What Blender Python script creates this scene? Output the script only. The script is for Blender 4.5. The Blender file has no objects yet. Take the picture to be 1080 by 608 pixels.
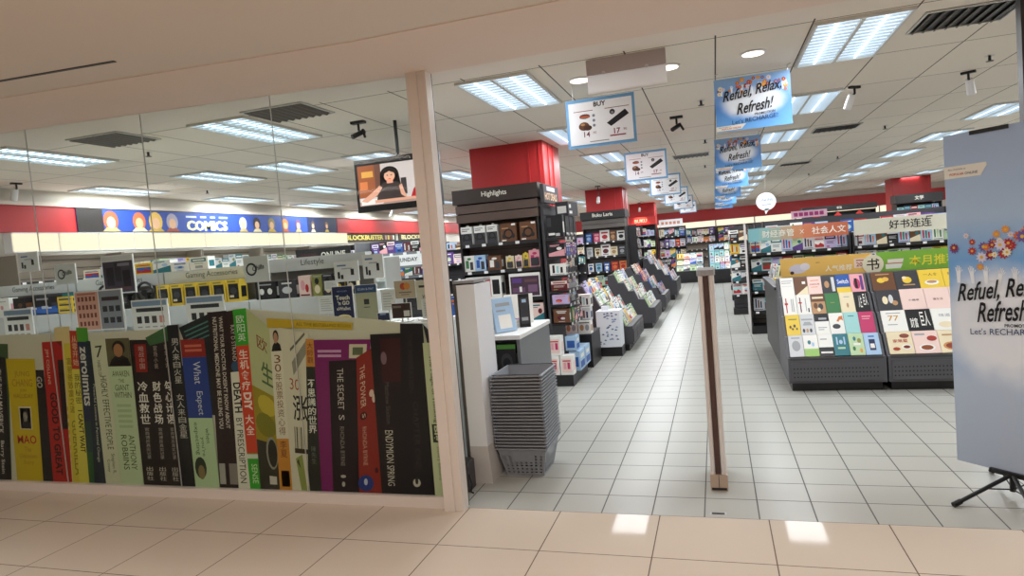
import bpy, math, random
from mathutils import Vector, Matrix

# ------------------------------------------------------------------ camera, light, exposure
S = bpy.context.scene
COL = S.collection
S.view_settings.view_transform = 'Standard'
S.view_settings.look = 'None'
S.view_settings.gamma = 1.0
S.view_settings.use_curve_mapping = False
S.view_settings.exposure = 0.0
CEIL = 2.94           # shop ceiling
GLASS_Y = 3.77        # shop front
FIX_W = 33.0          # watts per ceiling fixture
cd = bpy.data.cameras.new('camera')
cam = bpy.data.objects.new('camera', cd)
COL.objects.link(cam)
cd.sensor_fit = 'HORIZONTAL'
cd.sensor_width = 36.0
cd.lens = 23.103
cd.clip_end = 200
cam.matrix_world = Matrix(((0.95225, 0.06198, 0.29895, 0.0), (0.29388, 0.07931, -0.95255, 0.0), (-0.08275, 0.99492, 0.05730, 1.6), (0, 0, 0, 1)))
S.camera = cam
W = bpy.data.worlds.new('world')
S.world = W
W.use_nodes = True
W.node_tree.nodes['Background'].inputs[0].default_value = (1.0, 0.93, 0.87, 1)
W.node_tree.nodes['Background'].inputs[1].default_value = 0.25
S.cycles.use_denoising = True
S.cycles.max_bounces = 8
S.cycles.transparent_max_bounces = 16

def area_light(name, loc, sx, sy, watts, color, rot=(0, 0, 0)):
    l = bpy.data.lights.new(name, 'AREA')
    l.shape = 'RECTANGLE'
    l.size, l.size_y, l.energy, l.color = sx, sy, watts, color
    o = bpy.data.objects.new(name, l)
    o.location, o.rotation_euler = loc, rot
    COL.objects.link(o)
    return o

WARM = (1.0, 0.90, 0.83)
for x, y, w in ((-6.5, 1.2, 15), (-3.6, 1.2, 23), (-0.6, 1.2, 33), (2.4, 1.2, 41), (-5.0, -1.6, 17), (-1.5, -1.6, 28), (2.0, -1.6, 37)):
    area_light('mall_light', (x, y, 2.69), 1.1, 0.5, w, WARM)

# ------------------------------------------------------------------ helpers
def lin(h):
    h = h.lstrip('#')
    c = [int(h[i:i + 2], 16) / 255 for i in (0, 2, 4)]
    return tuple(x / 12.92 if x <= 0.04045 else ((x + 0.055) / 1.055) ** 2.4 for x in c)

MATS = {}
def mat(name, hexc=None, rough=0.5, metal=0.0, spec=0.5, emit=0.0, mottle=0.0, scale=6.0):
    if name in MATS:
        return MATS[name]
    m = bpy.data.materials.new(name)
    m.use_nodes = True
    nt = m.node_tree
    b = nt.nodes['Principled BSDF']
    c = (*lin(hexc or name), 1)
    b.inputs['Base Color'].default_value = c
    b.inputs['Roughness'].default_value = rough
    b.inputs['Metallic'].default_value = metal
    b.inputs['Specular IOR Level'].default_value = spec
    if emit:
        b.inputs['Emission Color'].default_value = c
        b.inputs['Emission Strength'].default_value = emit
    if mottle:
        t = nt.nodes.new('ShaderNodeTexCoord')
        n = nt.nodes.new('ShaderNodeTexNoise')
        n.inputs['Scale'].default_value = scale
        nt.links.new(t.outputs['Object'], n.inputs['Vector'])
        r = nt.nodes.new('ShaderNodeMix')
        r.data_type = 'RGBA'
        r.inputs[6].default_value = tuple(x * (1 - mottle) for x in c[:3]) + (1,)
        r.inputs[7].default_value = tuple(min(1, x * (1 + mottle)) for x in c[:3]) + (1,)
        nt.links.new(n.outputs['Fac'], r.inputs[0])
        nt.links.new(r.outputs[2], b.inputs['Base Color'])
    MATS[name] = m
    return m

def ink(h):
    """printed colour"""
    return mat('ink ' + h, h, 0.45, 0, 0.35)

def grid_mat(name, base, line, px, py, ox, oy, lw, rough, spec, vary=0.03, split=None, base2=None):
    """tiles: joints every px, py metres (world X, Y), joint width lw"""
    m = bpy.data.materials.new(name)
    m.use_nodes = True
    nt = m.node_tree
    N, L = nt.nodes, nt.links
    b = N['Principled BSDF']
    g = N.new('ShaderNodeNewGeometry')
    sep = N.new('ShaderNodeSeparateXYZ')
    L.new(g.outputs['Position'], sep.inputs[0])
    def math_(op, a, bb):
        n = N.new('ShaderNodeMath')
        n.operation = op
        for i, v in enumerate((a, bb)):
            if v is None:
                continue
            if isinstance(v, (int, float)):
                n.inputs[i].default_value = v
            else:
                L.new(v, n.inputs[i])
        return n.outputs[0]
    cells, edges = [], []
    for ax, p, o in ((0, px, ox), (1, py, oy)):
        v = math_('DIVIDE', math_('SUBTRACT', sep.outputs[ax], o), p)
        fr = math_('FRACT', v, None)
        e = math_('MULTIPLY', math_('MINIMUM', fr, math_('SUBTRACT', 1.0, fr)), p)
        edges.append(math_('LESS_THAN', e, lw / 2))
        cells.append(math_('FLOOR', v, None))
    joint = math_('MAXIMUM', edges[0], edges[1])
    comb = N.new('ShaderNodeCombineXYZ')
    L.new(cells[0], comb.inputs[0])
    L.new(cells[1], comb.inputs[1])
    wn = N.new('ShaderNodeTexWhiteNoise')
    L.new(comb.outputs[0], wn.inputs['Vector'])
    f = math_('ADD', math_('MULTIPLY', wn.outputs['Value'], 2 * vary), 1 - vary)
    c = lin(base)
    tint = N.new('ShaderNodeMix')
    tint.data_type = 'RGBA'
    tint.blend_type = 'MULTIPLY'
    tint.inputs[0].default_value = 1
    tint.inputs[6].default_value = (*c, 1)
    L.new(f, tint.inputs[7])
    mix = N.new('ShaderNodeMix')
    mix.data_type = 'RGBA'
    L.new(joint, mix.inputs[0])
    L.new(tint.outputs[2], mix.inputs[6])
    mix.inputs[7].default_value = (*lin(line), 1)
    L.new(mix.outputs[2], b.inputs['Base Color'])
    rg = math_('ADD', math_('MULTIPLY', joint, 0.5), rough)
    L.new(rg, b.inputs['Roughness'])
    b.inputs['Specular IOR Level'].default_value = spec
    return m

TXT = {}
def glyphs(body, bold=0.0, shear=0.0):
    """outline of a line of lettering, scaled to a unit box: (verts, faces, aspect)"""
    k = (body, bold, shear)
    if k not in TXT:
        c = bpy.data.curves.new('t', 'FONT')
        c.body, c.offset, c.shear, c.resolution_u = body, bold, shear, 2
        o = bpy.data.objects.new('t', c)
        COL.objects.link(o)
        dg = bpy.context.evaluated_depsgraph_get()
        me = bpy.data.meshes.new_from_object(o.evaluated_get(dg))
        vs = [(v.co.x, v.co.y) for v in me.vertices]
        fs = [tuple(p.vertices) for p in me.polygons]
        x0, x1 = min(v[0] for v in vs), max(v[0] for v in vs)
        y0, y1 = min(v[1] for v in vs), max(v[1] for v in vs)
        TXT[k] = ([((a - x0) / (x1 - x0), (b - y0) / (y1 - y0)) for a, b in vs], fs, (x1 - x0) / (y1 - y0))
        bpy.data.objects.remove(o)
        bpy.data.curves.remove(c)
        bpy.data.meshes.remove(me)
    return TXT[k]

class MB:
    def __init__(s):
        s.v, s.f, s.i, s.m = [], [], [], []
    def mi(s, m):
        if isinstance(m, str):
            m = ink(m)
        if m not in s.m:
            s.m.append(m)
        return s.m.index(m)
    def poly(s, pts, m):
        n = len(s.v)
        s.v += [tuple(p) for p in pts]
        s.f.append(tuple(range(n, n + len(pts))))
        s.i.append(s.mi(m))
        return s
    def hexa(s, p, m):
        """8 corners: bottom ring 0-3 counter-clockwise from above, top ring 4-7"""
        n = len(s.v)
        s.v += [tuple(q) for q in p]
        k = s.mi(m)
        for q in ((3, 2, 1, 0), (4, 5, 6, 7), (0, 1, 5, 4), (1, 2, 6, 5), (2, 3, 7, 6), (3, 0, 4, 7)):
            s.f.append(tuple(n + a for a in q))
            s.i.append(k)
        return s
    def box(s, x0, x1, y0, y1, z0, z1, m):
        return s.hexa([(x0, y0, z0), (x1, y0, z0), (x1, y1, z0), (x0, y1, z0), (x0, y0, z1), (x1, y0, z1), (x1, y1, z1), (x0, y1, z1)], m)
    def bevbox(s, x0, x1, y0, y1, z0, z1, m, r=0.01):
        """box with its four upright edges and its top edge chamfered"""
        def ring(i, z):
            return [(x0 + i + r, y0 + i, z), (x1 - i - r, y0 + i, z), (x1 - i, y0 + i + r, z), (x1 - i, y1 - i - r, z), (x1 - i - r, y1 - i, z), (x0 + i + r, y1 - i, z), (x0 + i, y1 - i - r, z), (x0 + i, y0 + i + r, z)]
        return s.loft([ring(0, z0), ring(0, z1 - r), ring(r, z1)], m)
    def loft(s, rings, m, close=True, cap=True):
        n = len(s.v)
        k = s.mi(m)
        c = len(rings[0])
        for r in rings:
            s.v += [tuple(p) for p in r]
        for a in range(len(rings) - 1):
            for b in range(c if close else c - 1):
                b2 = (b + 1) % c
                s.f.append((n + a * c + b, n + a * c + b2, n + (a + 1) * c + b2, n + (a + 1) * c + b))
                s.i.append(k)
        if cap and close:
            s.f.append(tuple(n + b for b in reversed(range(c))))
            s.f.append(tuple(n + (len(rings) - 1) * c + b for b in range(c)))
            s.i += [k, k]
        return s
    def tube(s, pts, r, m, n=10, cap=True):
        pts = [Vector(p) for p in pts]
        rs = r if isinstance(r, (list, tuple)) else [r] * len(pts)
        rings, u = [], None
        for a, p in enumerate(pts):
            d = (pts[min(a + 1, len(pts) - 1)] - pts[max(a - 1, 0)]).normalized()
            if u is None:
                u = d.orthogonal().normalized()
            u = (u - d * u.dot(d)).normalized()
            w = d.cross(u)
            rings.append([p + (u * math.cos(2 * math.pi * k / n) + w * math.sin(2 * math.pi * k / n)) * rs[a] for k in range(n)])
        return s.loft(rings, m, cap=cap)
    def ell(s, c, u, w, m, n=16):
        """flat ellipse, half axes u and w"""
        c, u, w = Vector(c), Vector(u), Vector(w)
        return s.poly([c + u * math.cos(2 * math.pi * k / n) + w * math.sin(2 * math.pi * k / n) for k in range(n)], m)
    def prism(s, prof, axis, a0, a1, m):
        """profile of (p, q) pairs pushed along an axis: 'x' -> (p,q)=(y,z); 'y' -> (x,z); 'z' -> (x,y)"""
        f = {'x': lambda p, q, a: (a, p, q), 'y': lambda p, q, a: (p, a, q), 'z': lambda p, q, a: (p, q, a)}[axis]
        return s.loft([[f(p, q, a0) for p, q in prof], [f(p, q, a1) for p, q in prof]], m)
    def text(s, body, o, u, w, m, wide=None, high=None, bold=0.0, shear=0.0, stretch=False, mid=True):
        """lettering in the box at o, along u (wide) and w (high)"""
        vs, fs, asp = glyphs(body, bold, shear)
        o, u, w = Vector(o), Vector(u).normalized(), Vector(w).normalized()
        W_, H_ = wide, high
        if W_ is None:
            W_ = high * asp
        elif H_ is None:
            H_ = wide / asp
        elif not stretch:
            if W_ / H_ > asp:
                d = W_ - H_ * asp
                W_ = H_ * asp
                o = o + u * (d / 2 if mid else 0)
            else:
                d = H_ - W_ / asp
                H_ = W_ / asp
                o = o + w * d / 2
        n = len(s.v)
        s.v += [tuple(o + u * a * W_ + w * b * H_) for a, b in vs]
        k = s.mi(m)
        s.f += [tuple(n + a for a in f) for f in fs]
        s.i += [k] * len(fs)
        return s
    def mesh(s, name):
        me = bpy.data.meshes.new(name)
        me.from_pydata(s.v, [], s.f)
        for m in s.m:
            me.materials.append(m)
        me.polygons.foreach_set('material_index', s.i)
        me.update()
        return me
    def build(s, name, parent=None, loc=(0, 0, 0), rot=(0, 0, 0), smooth=False):
        me = s.mesh(name)
        if smooth:
            me.polygons.foreach_set('use_smooth', [True] * len(me.polygons))
        o = bpy.data.objects.new(name, me)
        COL.objects.link(o)
        o.location, o.rotation_euler = loc, rot
        if parent:
            o.parent = parent
        return o

def tag(o, label, cat, group=None, kind=None):
    o['label'], o['category'] = label, cat
    if group:
        o['group'] = group
    if kind:
        o['kind'] = kind
    return o
def thing(name, label, cat, loc=(0, 0, 0), rotz=0.0, group=None):
    o = bpy.data.objects.new(name, None)
    COL.objects.link(o)
    o.empty_display_size = 0.05
    o.location, o.rotation_euler = loc, (0, 0, rotz)
    return tag(o, label, cat, group)
def struct(o):
    o['kind'] = 'structure'
    return o
def copy_tree(o, loc=None, label=None):
    c = o.copy()
    COL.objects.link(c)
    for ch in list(o.children):
        d = ch.copy()
        COL.objects.link(d)
        d.parent = c
        for g in list(ch.children):
            e = g.copy()
            COL.objects.link(e)
            e.parent = d
    if loc is not None:
        c.location = loc
    if label:
        c['label'] = label
    return c

ORD = ['first', 'second', 'third', 'fourth', 'fifth', 'sixth', 'seventh', 'eighth', 'ninth', 'tenth', 'eleventh', 'twelfth', 'thirteenth', 'fourteenth', 'fifteenth', 'sixteenth', 'seventeenth', 'eighteenth', 'nineteenth', 'twentieth',
       'twenty-first', 'twenty-second', 'twenty-third', 'twenty-fourth', 'twenty-fifth', 'twenty-sixth', 'twenty-seventh', 'twenty-eighth', 'twenty-ninth', 'thirtieth']

# common materials
M_BLACK = mat('black laminate', '#201f21', 0.45, mottle=0.1)
M_CHAR = mat('charcoal laminate', '#3d3c40', 0.5, mottle=0.08)
M_GREY = mat('grey laminate', '#77797d', 0.5, mottle=0.05)
M_WHITE = mat('white laminate', '#e4e5e4', 0.4, mottle=0.02)
M_SLAT = mat('dark brown slatwall', '#5c4a42', 0.45, mottle=0.1)
M_BLUEGREY = mat('off white shelf edge', '#c7cbca', 0.5, mottle=0.03)
M_RED = mat('red paint', '#b22426', 0.45, mottle=0.04)
M_STEEL = mat('brushed steel', '#c9c7c4', 0.35, 1.0, mottle=0.05)
M_PAGE = mat('paper pages', '#e9e4d6', 0.8)
M_BPLAST = mat('black plastic', '#141416', 0.4)
M_WPLAST = mat('white plastic', '#e9e9ea', 0.35)

# ------------------------------------------------------------------ setting
XL, XR, YB = -8.7, 11.0, 31.0
M_FLOOR = grid_mat('shop floor tiles', '#aaaaa4', '#62625f', 0.295, 0.283, -1.335, GLASS_Y, 0.0075, 0.3, 0.16, 0.025)
M_MALL = grid_mat('mall floor tiles', '#cabdae', '#6a5b4f', 0.59, 0.567, -0.993, 3.253, 0.006, 0.05, 0.03, 0.015)
M_CEIL = grid_mat('ceiling tiles', '#ece3d6', '#5f5a53', 0.623, 1.25, 0.71, 4.86, 0.011, 0.9, 0.1, 0.02)
M_PLASTER = mat('plaster with lighting tone', '#ead8cc', 0.8, mottle=0.02, scale=2)  # pinker than the mall ceiling: a change of lighting put into the colour
M_PLASTER_W = mat('white plaster', '#e2d6cb', 0.85, mottle=0.02, scale=2)
M_BORDER = mat('shop ceiling border paint', '#ebe1d6', 0.85)
M_WALL = mat('shop wall paint', '#cfcac0', 0.8, mottle=0.03)

struct(MB().poly([(XL, GLASS_Y, 0), (XR, GLASS_Y, 0), (XR, YB, 0), (XL, YB, 0)], M_FLOOR).build('floor'))
struct(MB().poly([(-12, -5, 0), (XR, -5, 0), (XR, GLASS_Y, 0), (-12, GLASS_Y, 0)], M_MALL).build('floor_mall'))
b = MB()
b.poly([(XL, 4.8, CEIL), (XL, YB, CEIL), (XR, YB, CEIL), (XR, 4.8, CEIL)], M_CEIL)
b.poly([(XL, 3.79, CEIL), (XL, 4.8, CEIL), (XR, 4.8, CEIL), (XR, 3.79, CEIL)], M_BORDER)
struct(b.build('ceiling'))
# mall ceiling and the dropped bulkhead over the shop front (it rises a little towards its far end)
def soffit(x):
    return 2.72 + max(0.0, -1.7 - x) * 0.031
b = MB()
for xa, xb in ((-12, -1.7), (-1.7, XR)):
    za, zb = soffit(xa), soffit(xb)
    b.poly([(xa, -5, za + .006), (xa, 3.04, za + .006), (xb, 3.04, zb + .006), (xb, -5, zb + .006)], M_PLASTER_W)
struct(b.build('ceiling_mall'))
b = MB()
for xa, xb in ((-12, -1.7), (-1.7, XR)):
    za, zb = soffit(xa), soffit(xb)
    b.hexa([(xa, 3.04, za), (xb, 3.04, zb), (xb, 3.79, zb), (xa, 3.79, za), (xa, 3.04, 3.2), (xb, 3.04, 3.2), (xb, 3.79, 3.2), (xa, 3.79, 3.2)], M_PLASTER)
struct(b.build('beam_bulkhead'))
b = MB()
for xa, xb in ((-8.0, -5.2), (-5.2, -2.95)):
    za, zb = soffit(xa) + .0055, soffit(xb) + .0055
    b.hexa([(xa, 2.765, za - .004), (xb, 2.765, zb - .004), (xb, 2.785, zb - .004), (xa, 2.785, za - .004), (xa, 2.765, za), (xb, 2.765, zb), (xb, 2.785, zb), (xa, 2.785, za)], M_BPLAST)
struct(b.build('trim_slot'))

def wall(name, x0, x1, y0, y1, z1=CEIL, m=M_WALL):
    return struct(MB().box(x0, x1, y0, y1, 0, z1, m).build(name))
wall('wall_left', XL - .1, XL, 3.79, YB)
wall('wall_right', XR, XR + .1, 3.79, YB)
wall('wall_back', XL, XR, YB, YB + .1)
wall('wall_mall_back', -12, XR, -5.1, -5.0, 3.0, M_PLASTER_W)
wall('wall_mall_left', -12.1, -12, -5, GLASS_Y, 3.1, M_PLASTER_W)
wall('wall_mall_right', XR, XR + .1, -5, GLASS_Y, 3.0, M_PLASTER_W)
wall('wall_front_right', 4.2, XR, 3.79, 3.9, CEIL, M_PLASTER_W)
# red fascia bands high on the walls
F0, F1 = 2.36, 2.72
struct(MB().box(XL, XL + .06, 3.79, 7.16, F0, F1, M_RED).build('trim_1'))
struct(MB().box(XL, XL + .06, 13.95, YB - .1, F0, F1, M_RED).build('trim_2'))
struct(MB().box(XL + .06, XR - .06, YB - .08, YB, 2.2, 2.7, M_RED).build('trim_3'))
struct(MB().box(XR - .06, XR, 5, YB - .08, 2.1, 2.7, M_RED).build('trim_4'))
struct(MB().box(XL, XL + .09, 3.79, YB - .1, F1, F1 + .05, M_PLASTER_W).build('cornice_left'))

# red pillars
def pillar(k, x0, x1, y0, y1):
    o = struct(MB().box(x0, x1, y0, y1, 0, CEIL, M_RED).build('pillar_%d' % k))
    b = MB()
    for x in (x1 - .2, x1 - .06):
        b.box(x, x + .018, y0 - .012, y0, 1.0, CEIL - .01, M_RED)
    for y in (y0 + .25, y0 + .5):
        b.box(x1, x1 + .012, y, y + .018, 1.0, CEIL - .01, M_RED)
    b.build('cover_strip', o)
pillar(1, -2.95, -1.98, 8.05, 8.95)
pillar(2, -3.05, -2.12, 16.5, 17.4)
pillar(3, -3.0, -2.08, 25.0, 25.9)
pillar(4, 5.75, 6.9, 25.0, 25.9)

# ------------------------------------------------------------------ shop front glass
g = bpy.data.materials.new('clear glass')
g.use_nodes = True
nt = g.node_tree
nt.nodes.remove(nt.nodes['Principled BSDF'])
tr = nt.nodes.new('ShaderNodeBsdfTransparent')
tr.inputs[0].default_value = (0.915, 0.935, 0.92, 1)
gl = nt.nodes.new('ShaderNodeBsdfGlossy')
gl.inputs['Roughness'].default_value = 0.01
fr = nt.nodes.new('ShaderNodeFresnel')
fr.inputs['IOR'].default_value = 1.25
mx = nt.nodes.new('ShaderNodeMixShader')
ge = nt.nodes.new('ShaderNodeNewGeometry')
mu = nt.nodes.new('ShaderNodeMath')
mu.operation = 'MULTIPLY_ADD'
nt.links.new(ge.outputs['Backfacing'], mu.inputs[0])
mu.inputs[1].default_value = -1.0
mu.inputs[2].default_value = 1.0
m2 = nt.nodes.new('ShaderNodeMath')
m2.operation = 'MULTIPLY'
nt.links.new(mu.outputs[0], m2.inputs[0])
nt.links.new(fr.outputs[0], m2.inputs[1])
nt.links.new(m2.outputs[0], mx.inputs[0])
nt.links.new(tr.outputs[0], mx.inputs[1])
nt.links.new(gl.outputs[0], mx.inputs[2])
nt.links.new(mx.outputs[0], nt.nodes['Material Output'].inputs[0])
M_GLASS = g
M_FRAME = mat('cream aluminium', '#e2d8d0', 0.35, 0.1, mottle=0.03)
M_SEAL = mat('grey silicone', '#c9c9c4', 0.5)
seams = [-8.6, -7.15, -6.05, -4.95, -3.84, -2.75, -1.72]
for k in range(len(seams) - 1):
    xa, xb = seams[k] + .0015, seams[k + 1] - .0015
    b = MB().hexa([(xa, 3.765, .07), (xb, 3.765, .07), (xb, 3.771, .07), (xa, 3.771, .07), (xa, 3.765, soffit(xa)), (xb, 3.765, soffit(xb)), (xb, 3.771, soffit(xb)), (xa, 3.771, soffit(xa))], M_GLASS)
    o = struct(b.build('window_%d' % (k + 1)))
    if k:
        x = seams[k]
        MB().box(x - .0015, x + .0015, 3.764, 3.772, .07, soffit(x), M_SEAL).build('silicone_joint', o)
struct(MB().box(-8.7, -1.72, 3.74, 3.8, 0, .07, M_FRAME).build('trim_sill'))
b = MB()
b.box(-1.725, -1.655, 3.70, 3.80, 0, 2.72, M_FRAME).box(-1.655, -1.60, 3.712, 3.80, 0, 2.72, M_FRAME).box(-1.71, -1.60, 3.80, 3.812, 0, 2.72, M_BPLAST)
struct(b.build('trim_mullion'))
struct(MB().box(1.867, 1.93, 4.88, 4.95, 0, CEIL, mat('dark bronze jamb', '#2d2a2a', 0.4)).build('trim_jamb'))

# ------------------------------------------------------------------ printed book mural on the glass
def quad_at(q, u, v):
    (a, b_, c, d) = q     # top left, top right, bottom right, bottom left
    x = (a[0] * (1 - u) + b_[0] * u) * (1 - v) + (d[0] * (1 - u) + c[0] * u) * v
    z = (a[1] * (1 - u) + b_[1] * u) * (1 - v) + (d[1] * (1 - u) + c[1] * u) * v
    return x, z
class Print(MB):
    """flat printing on the film: quad q, u across, v downwards"""
    def __init__(s, q, y):
        super().__init__()
        s.q, s.y = q, y
    def pt(s, u, v, k=0):
        x, z = quad_at(s.q, u, v)
        return (x, s.y - 0.00005 * k, z)
    def r(s, u0, u1, v0, v1, m, k=1):
        return s.poly([s.pt(u0, v1, k), s.pt(u1, v1, k), s.pt(u1, v0, k), s.pt(u0, v0, k)], m)
    def e(s, u, v, ru, rv, m, k=2, n=14):
        return s.poly([s.pt(u + ru * math.cos(6.2832 * a / n), v - rv * math.sin(6.2832 * a / n), k) for a in range(n)], m)
    def p(s, pts, m, k=2):
        return s.poly([s.pt(u, v, k) for u, v in pts], m)
    def t(s, body, u0, u1, v0, v1, m, turn=True, bold=0.0, k=3):
        vs, fs, asp = glyphs(body, bold)
        n = len(s.v)
        if turn:
            s.v += [s.pt(u0 + b_ * (u1 - u0), v0 + a * (v1 - v0), k) for a, b_ in vs]
        else:
            s.v += [s.pt(u0 + a * (u1 - u0), v1 + b_ * (v0 - v1), k) for a, b_ in vs]
        i = s.mi(m)
        for f in fs:
            s.f.append(tuple(n + a for a in (f if not turn else f)))
            s.i.append(i)
        return s
    def vt(s, body, u0, u1, v0, v1, m, bold=0.0, k=3):
        """characters one below the other"""
        n = len(body)
        d = (v1 - v0) / n
        for a, ch in enumerate(body):
            s.t(ch, u0, u1, v0 + a * d + d * .06, v0 + a * d + d * .94, m, False, bold, k)
        return s
    def bars(s, u0, u1, v0, v1, n, m, k=3):
        """tiny unreadable running text"""
        d = (v1 - v0) / n
        for a in range(n):
            s.r(u0, u1, v0 + a * d + d * .2, v0 + a * d + d * .75, m, k)
        return s
    def head(s, u0, u1, v0, v1, bg, hair='#1d1613', skin='#b08a6c', coat='#1a191b'):
        s.r(u0, u1, v0, v1, bg, 1)
        w, h = u1 - u0, v1 - v0
        s.p([(u0 + .05 * w, v1), (u1 - .02 * w, v1), (u1 - .12 * w, v0 + .72 * h), (u0 + .62 * w, v0 + .6 * h), (u0 + .4 * w, v0 + .6 * h), (u0 + .18 * w, v0 + .75 * h)], coat, 2)
        s.e(u0 + .52 * w, v0 + .35 * h, .27 * w, .27 * h, hair, 3)
        return s.e(u0 + .5 * w, v0 + .43 * h, .2 * w, .24 * h, skin, 4)

mural = thing('window_decal', 'printed mural of giant coloured book spines along the lower shop front glass', 'window decal', (0, 0, 0))
YM = 3.790
LY = [0]
def spine(q, bg, label):
    LY[0] += 1
    P = Print(q, YM - 0.0003 * LY[0])
    P.r(0, 1, 0, 1, bg, 0)
    P.label = label
    return P
def done(P):
    o = P.build('book_print', mural)
    o['label'] = P.label
film = '#cdccb6'
b = MB()
top = [(-8.6, 1.27), (-5.49, 1.261), (-4.594, 1.239), (-3.782, 1.239), (-3.482, 1.274), (-3.227, 1.361), (-2.806, 1.307), (-2.096, 1.221), (-1.832, 1.166), (-1.725, 1.131)]
for (xa, za), (xb, zb) in zip(top, top[1:]):
    b.hexa([(xa, YM, .07), (xb, YM, .07), (xb, YM + .001, .07), (xa, YM + .001, .07), (xa, YM, za), (xb, YM, zb), (xb, YM + .001, zb), (xa, YM + .001, za)], mat('frosted film', film, 0.6))
b.build('frosted_film', mural)
BK, WH, OW = '#1b181a', '#e6e2d6', '#d9d6c4'
# nearer the far end of the glass: three more spines out past the picture's edge
for (xa, xb, h, c) in ((-8.5, -7.9, 1.1, '#27406b'), (-7.9, -7.2, .98, '#8c1f24'), (-7.2, -6.5, 1.15, '#c9c8b0'), (-6.5, -5.95, 1.02, '#25503a')):
    done(spine([(xa, h), (xb, h), (xb + .1, .07), (xa, .07)], c, 'plain printed spine'))
P = spine([(-5.95, 1.221), (-5.443, 1.186), (-5.595, .07), (-5.95, .07)], '#3f5a38', 'green printed book cover behind the black spine'); done(P)
P = spine([(-5.62, 1.096), (-5.492, 1.079), (-5.595, .07), (-5.76, .07)], BK, 'black printed spine')
P.t('THE RICH MAVERICK', .25, .6, .1, .62, WH).t('Barry Stein', .3, .6, .68, .95, WH); done(P)
P = spine([(-5.197, .97), (-5.092, .967), (-5.115, .07), (-5.246, .07)], BK, 'black printed spine between yellow and red ones')
P.t('GO', .2, .75, .06, .16, '#b9b4ad', bold=.03); done(P)
P = spine([(-5.484, 1.068), (-5.172, 1.058), (-5.244, .07), (-5.531, .07)], '#cdb41b', 'yellow printed spine')
P.t('JUNG', .25, .78, .1, .155, '#a8812a', False).t('CHANG', .14, .86, .165, .225, '#a8812a', False).t('JON', .4, .62, .245, .275, '#8d6f22', False).t('HALLIDAY', .16, .86, .285, .32, '#8d6f22', False)
P.r(.3, .74, .39, .575, '#e2ddc2').head(.33, .71, .4, .57, '#a3a08e', '#1b1b1b', '#8f8b7c', '#222222')
P.t('MAO', .16, .86, .625, .695, '#b3201d', False, .014).t('The', .38, .64, .72, .76, '#a8812a', False).t('Unknown', .18, .84, .775, .815, '#a8812a', False).t('Story', .32, .7, .83, .875, '#a8812a', False); done(P)
P = spine([(-4.929, 1.297), (-4.766, 1.3), (-4.808, .07), (-4.972, .07)], '#dcc98f', 'cream printed book cover behind the red spine'); P.bars(.3, .7, .5, .95, 9, '#c2a746'); done(P)
P = spine([(-5.074, 1.187), (-4.863, 1.189), (-4.935, .07), (-5.135, .07)], '#b32420', 'red printed spine')
P.r(.72, 1.0, .13, .62, '#26181a').p([(.7, 0), (1, .05), (1, 0)], '#7d1a17')
P.t('JIM COLLINS', .12, .3, .05, .3, '#e3c3a8').t('GOOD TO GREAT', .2, .55, .36, .95, '#25090a', bold=.03); done(P)
P = spine([(-4.847, 1.171), (-4.765, 1.168), (-4.799, .07), (-4.925, .07)], '#d3c23f', 'yellow printed spine with red and green characters')
P.vt('富爸爸致富之道', .2, .8, .1, .5, '#6d5a1e').t('GUERRILLA', .25, .8, .55, .95, '#8d8a2a', bold=.02); done(P)
P = spine([(-4.772, 1.266), (-4.69, 1.262), (-4.73, .07), (-4.86, .07)], '#d9cf52', 'yellow printed spine with a red top')
P.r(0, 1, 0, .25, '#b53a24').vt('从零开始', .2, .8, .03, .23, '#e8c9a0').vt('我的秘密', .2, .8, .28, .48, '#2b2618').t("I CAN'T WAIT", .3, .75, .52, .8, '#2b2618', bold=.02); done(P)
P = spine([(-4.7, 1.287), (-4.588, 1.282), (-4.621, .07), (-4.758, .07)], '#25304a', 'dark blue and green printed spine')
P.r(0, 1, 0, .09, '#4f9a2f').r(0, 1, .6, .8, '#27463f').r(0, 1, .8, 1, '#2f5a32').t('zerolimits', .15, .85, .12, .5, '#d9d9cf', bold=.02); done(P)
P = spine([(-4.613, 1.18), (-4.528, 1.176), (-4.58, .07), (-4.703, .07)], '#1f2c38', 'narrow dark printed spine with small white title')
P.t('Powerful Lessons in Personal Change', .35, .65, .3, .85, '#c8c9b4'); done(P)
P = spine([(-4.573, 1.178), (-4.416, 1.189), (-4.442, .07), (-4.586, .07)], '#cdd2b3', 'pale printed spine')
P.t('7', .25, .7, .04, .12, '#23301f', False).t('HABITS OF', .3, .5, .14, .25, '#38402f').t('HIGHLY EFFECTIVE PEOPLE', .38, .78, .25, .76, '#2c3528').t('Stephen R.', .5, .8, .79, .93, '#38402f').t('Covey', .2, .45, .83, .92, '#38402f'); done(P)
P = spine([(-4.424, 1.189), (-4.195, 1.187), (-4.215, .07), (-4.438, .07)], '#bfd3a9', 'pale green printed spine')
P.head(0, 1, 0, .19, '#5d5a3f', '#14100e', '#a5764f', '#191513')
P.t('AWAKEN', .14, .86, .22, .26, '#31431f', False).t('THE', .38, .62, .275, .3, '#31431f', False).t('GIANT', .2, .8, .315, .355, '#31431f', False).t('WITHIN', .14, .86, .365, .405, '#31431f', False).bars(.2, .8, .44, .62, 5, '#a9c092')
P.t('ANTHONY', .55, .8, .66, .9, '#31431f').t('ROBBINS', .22, .47, .66, .9, '#31431f'); done(P)
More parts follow.
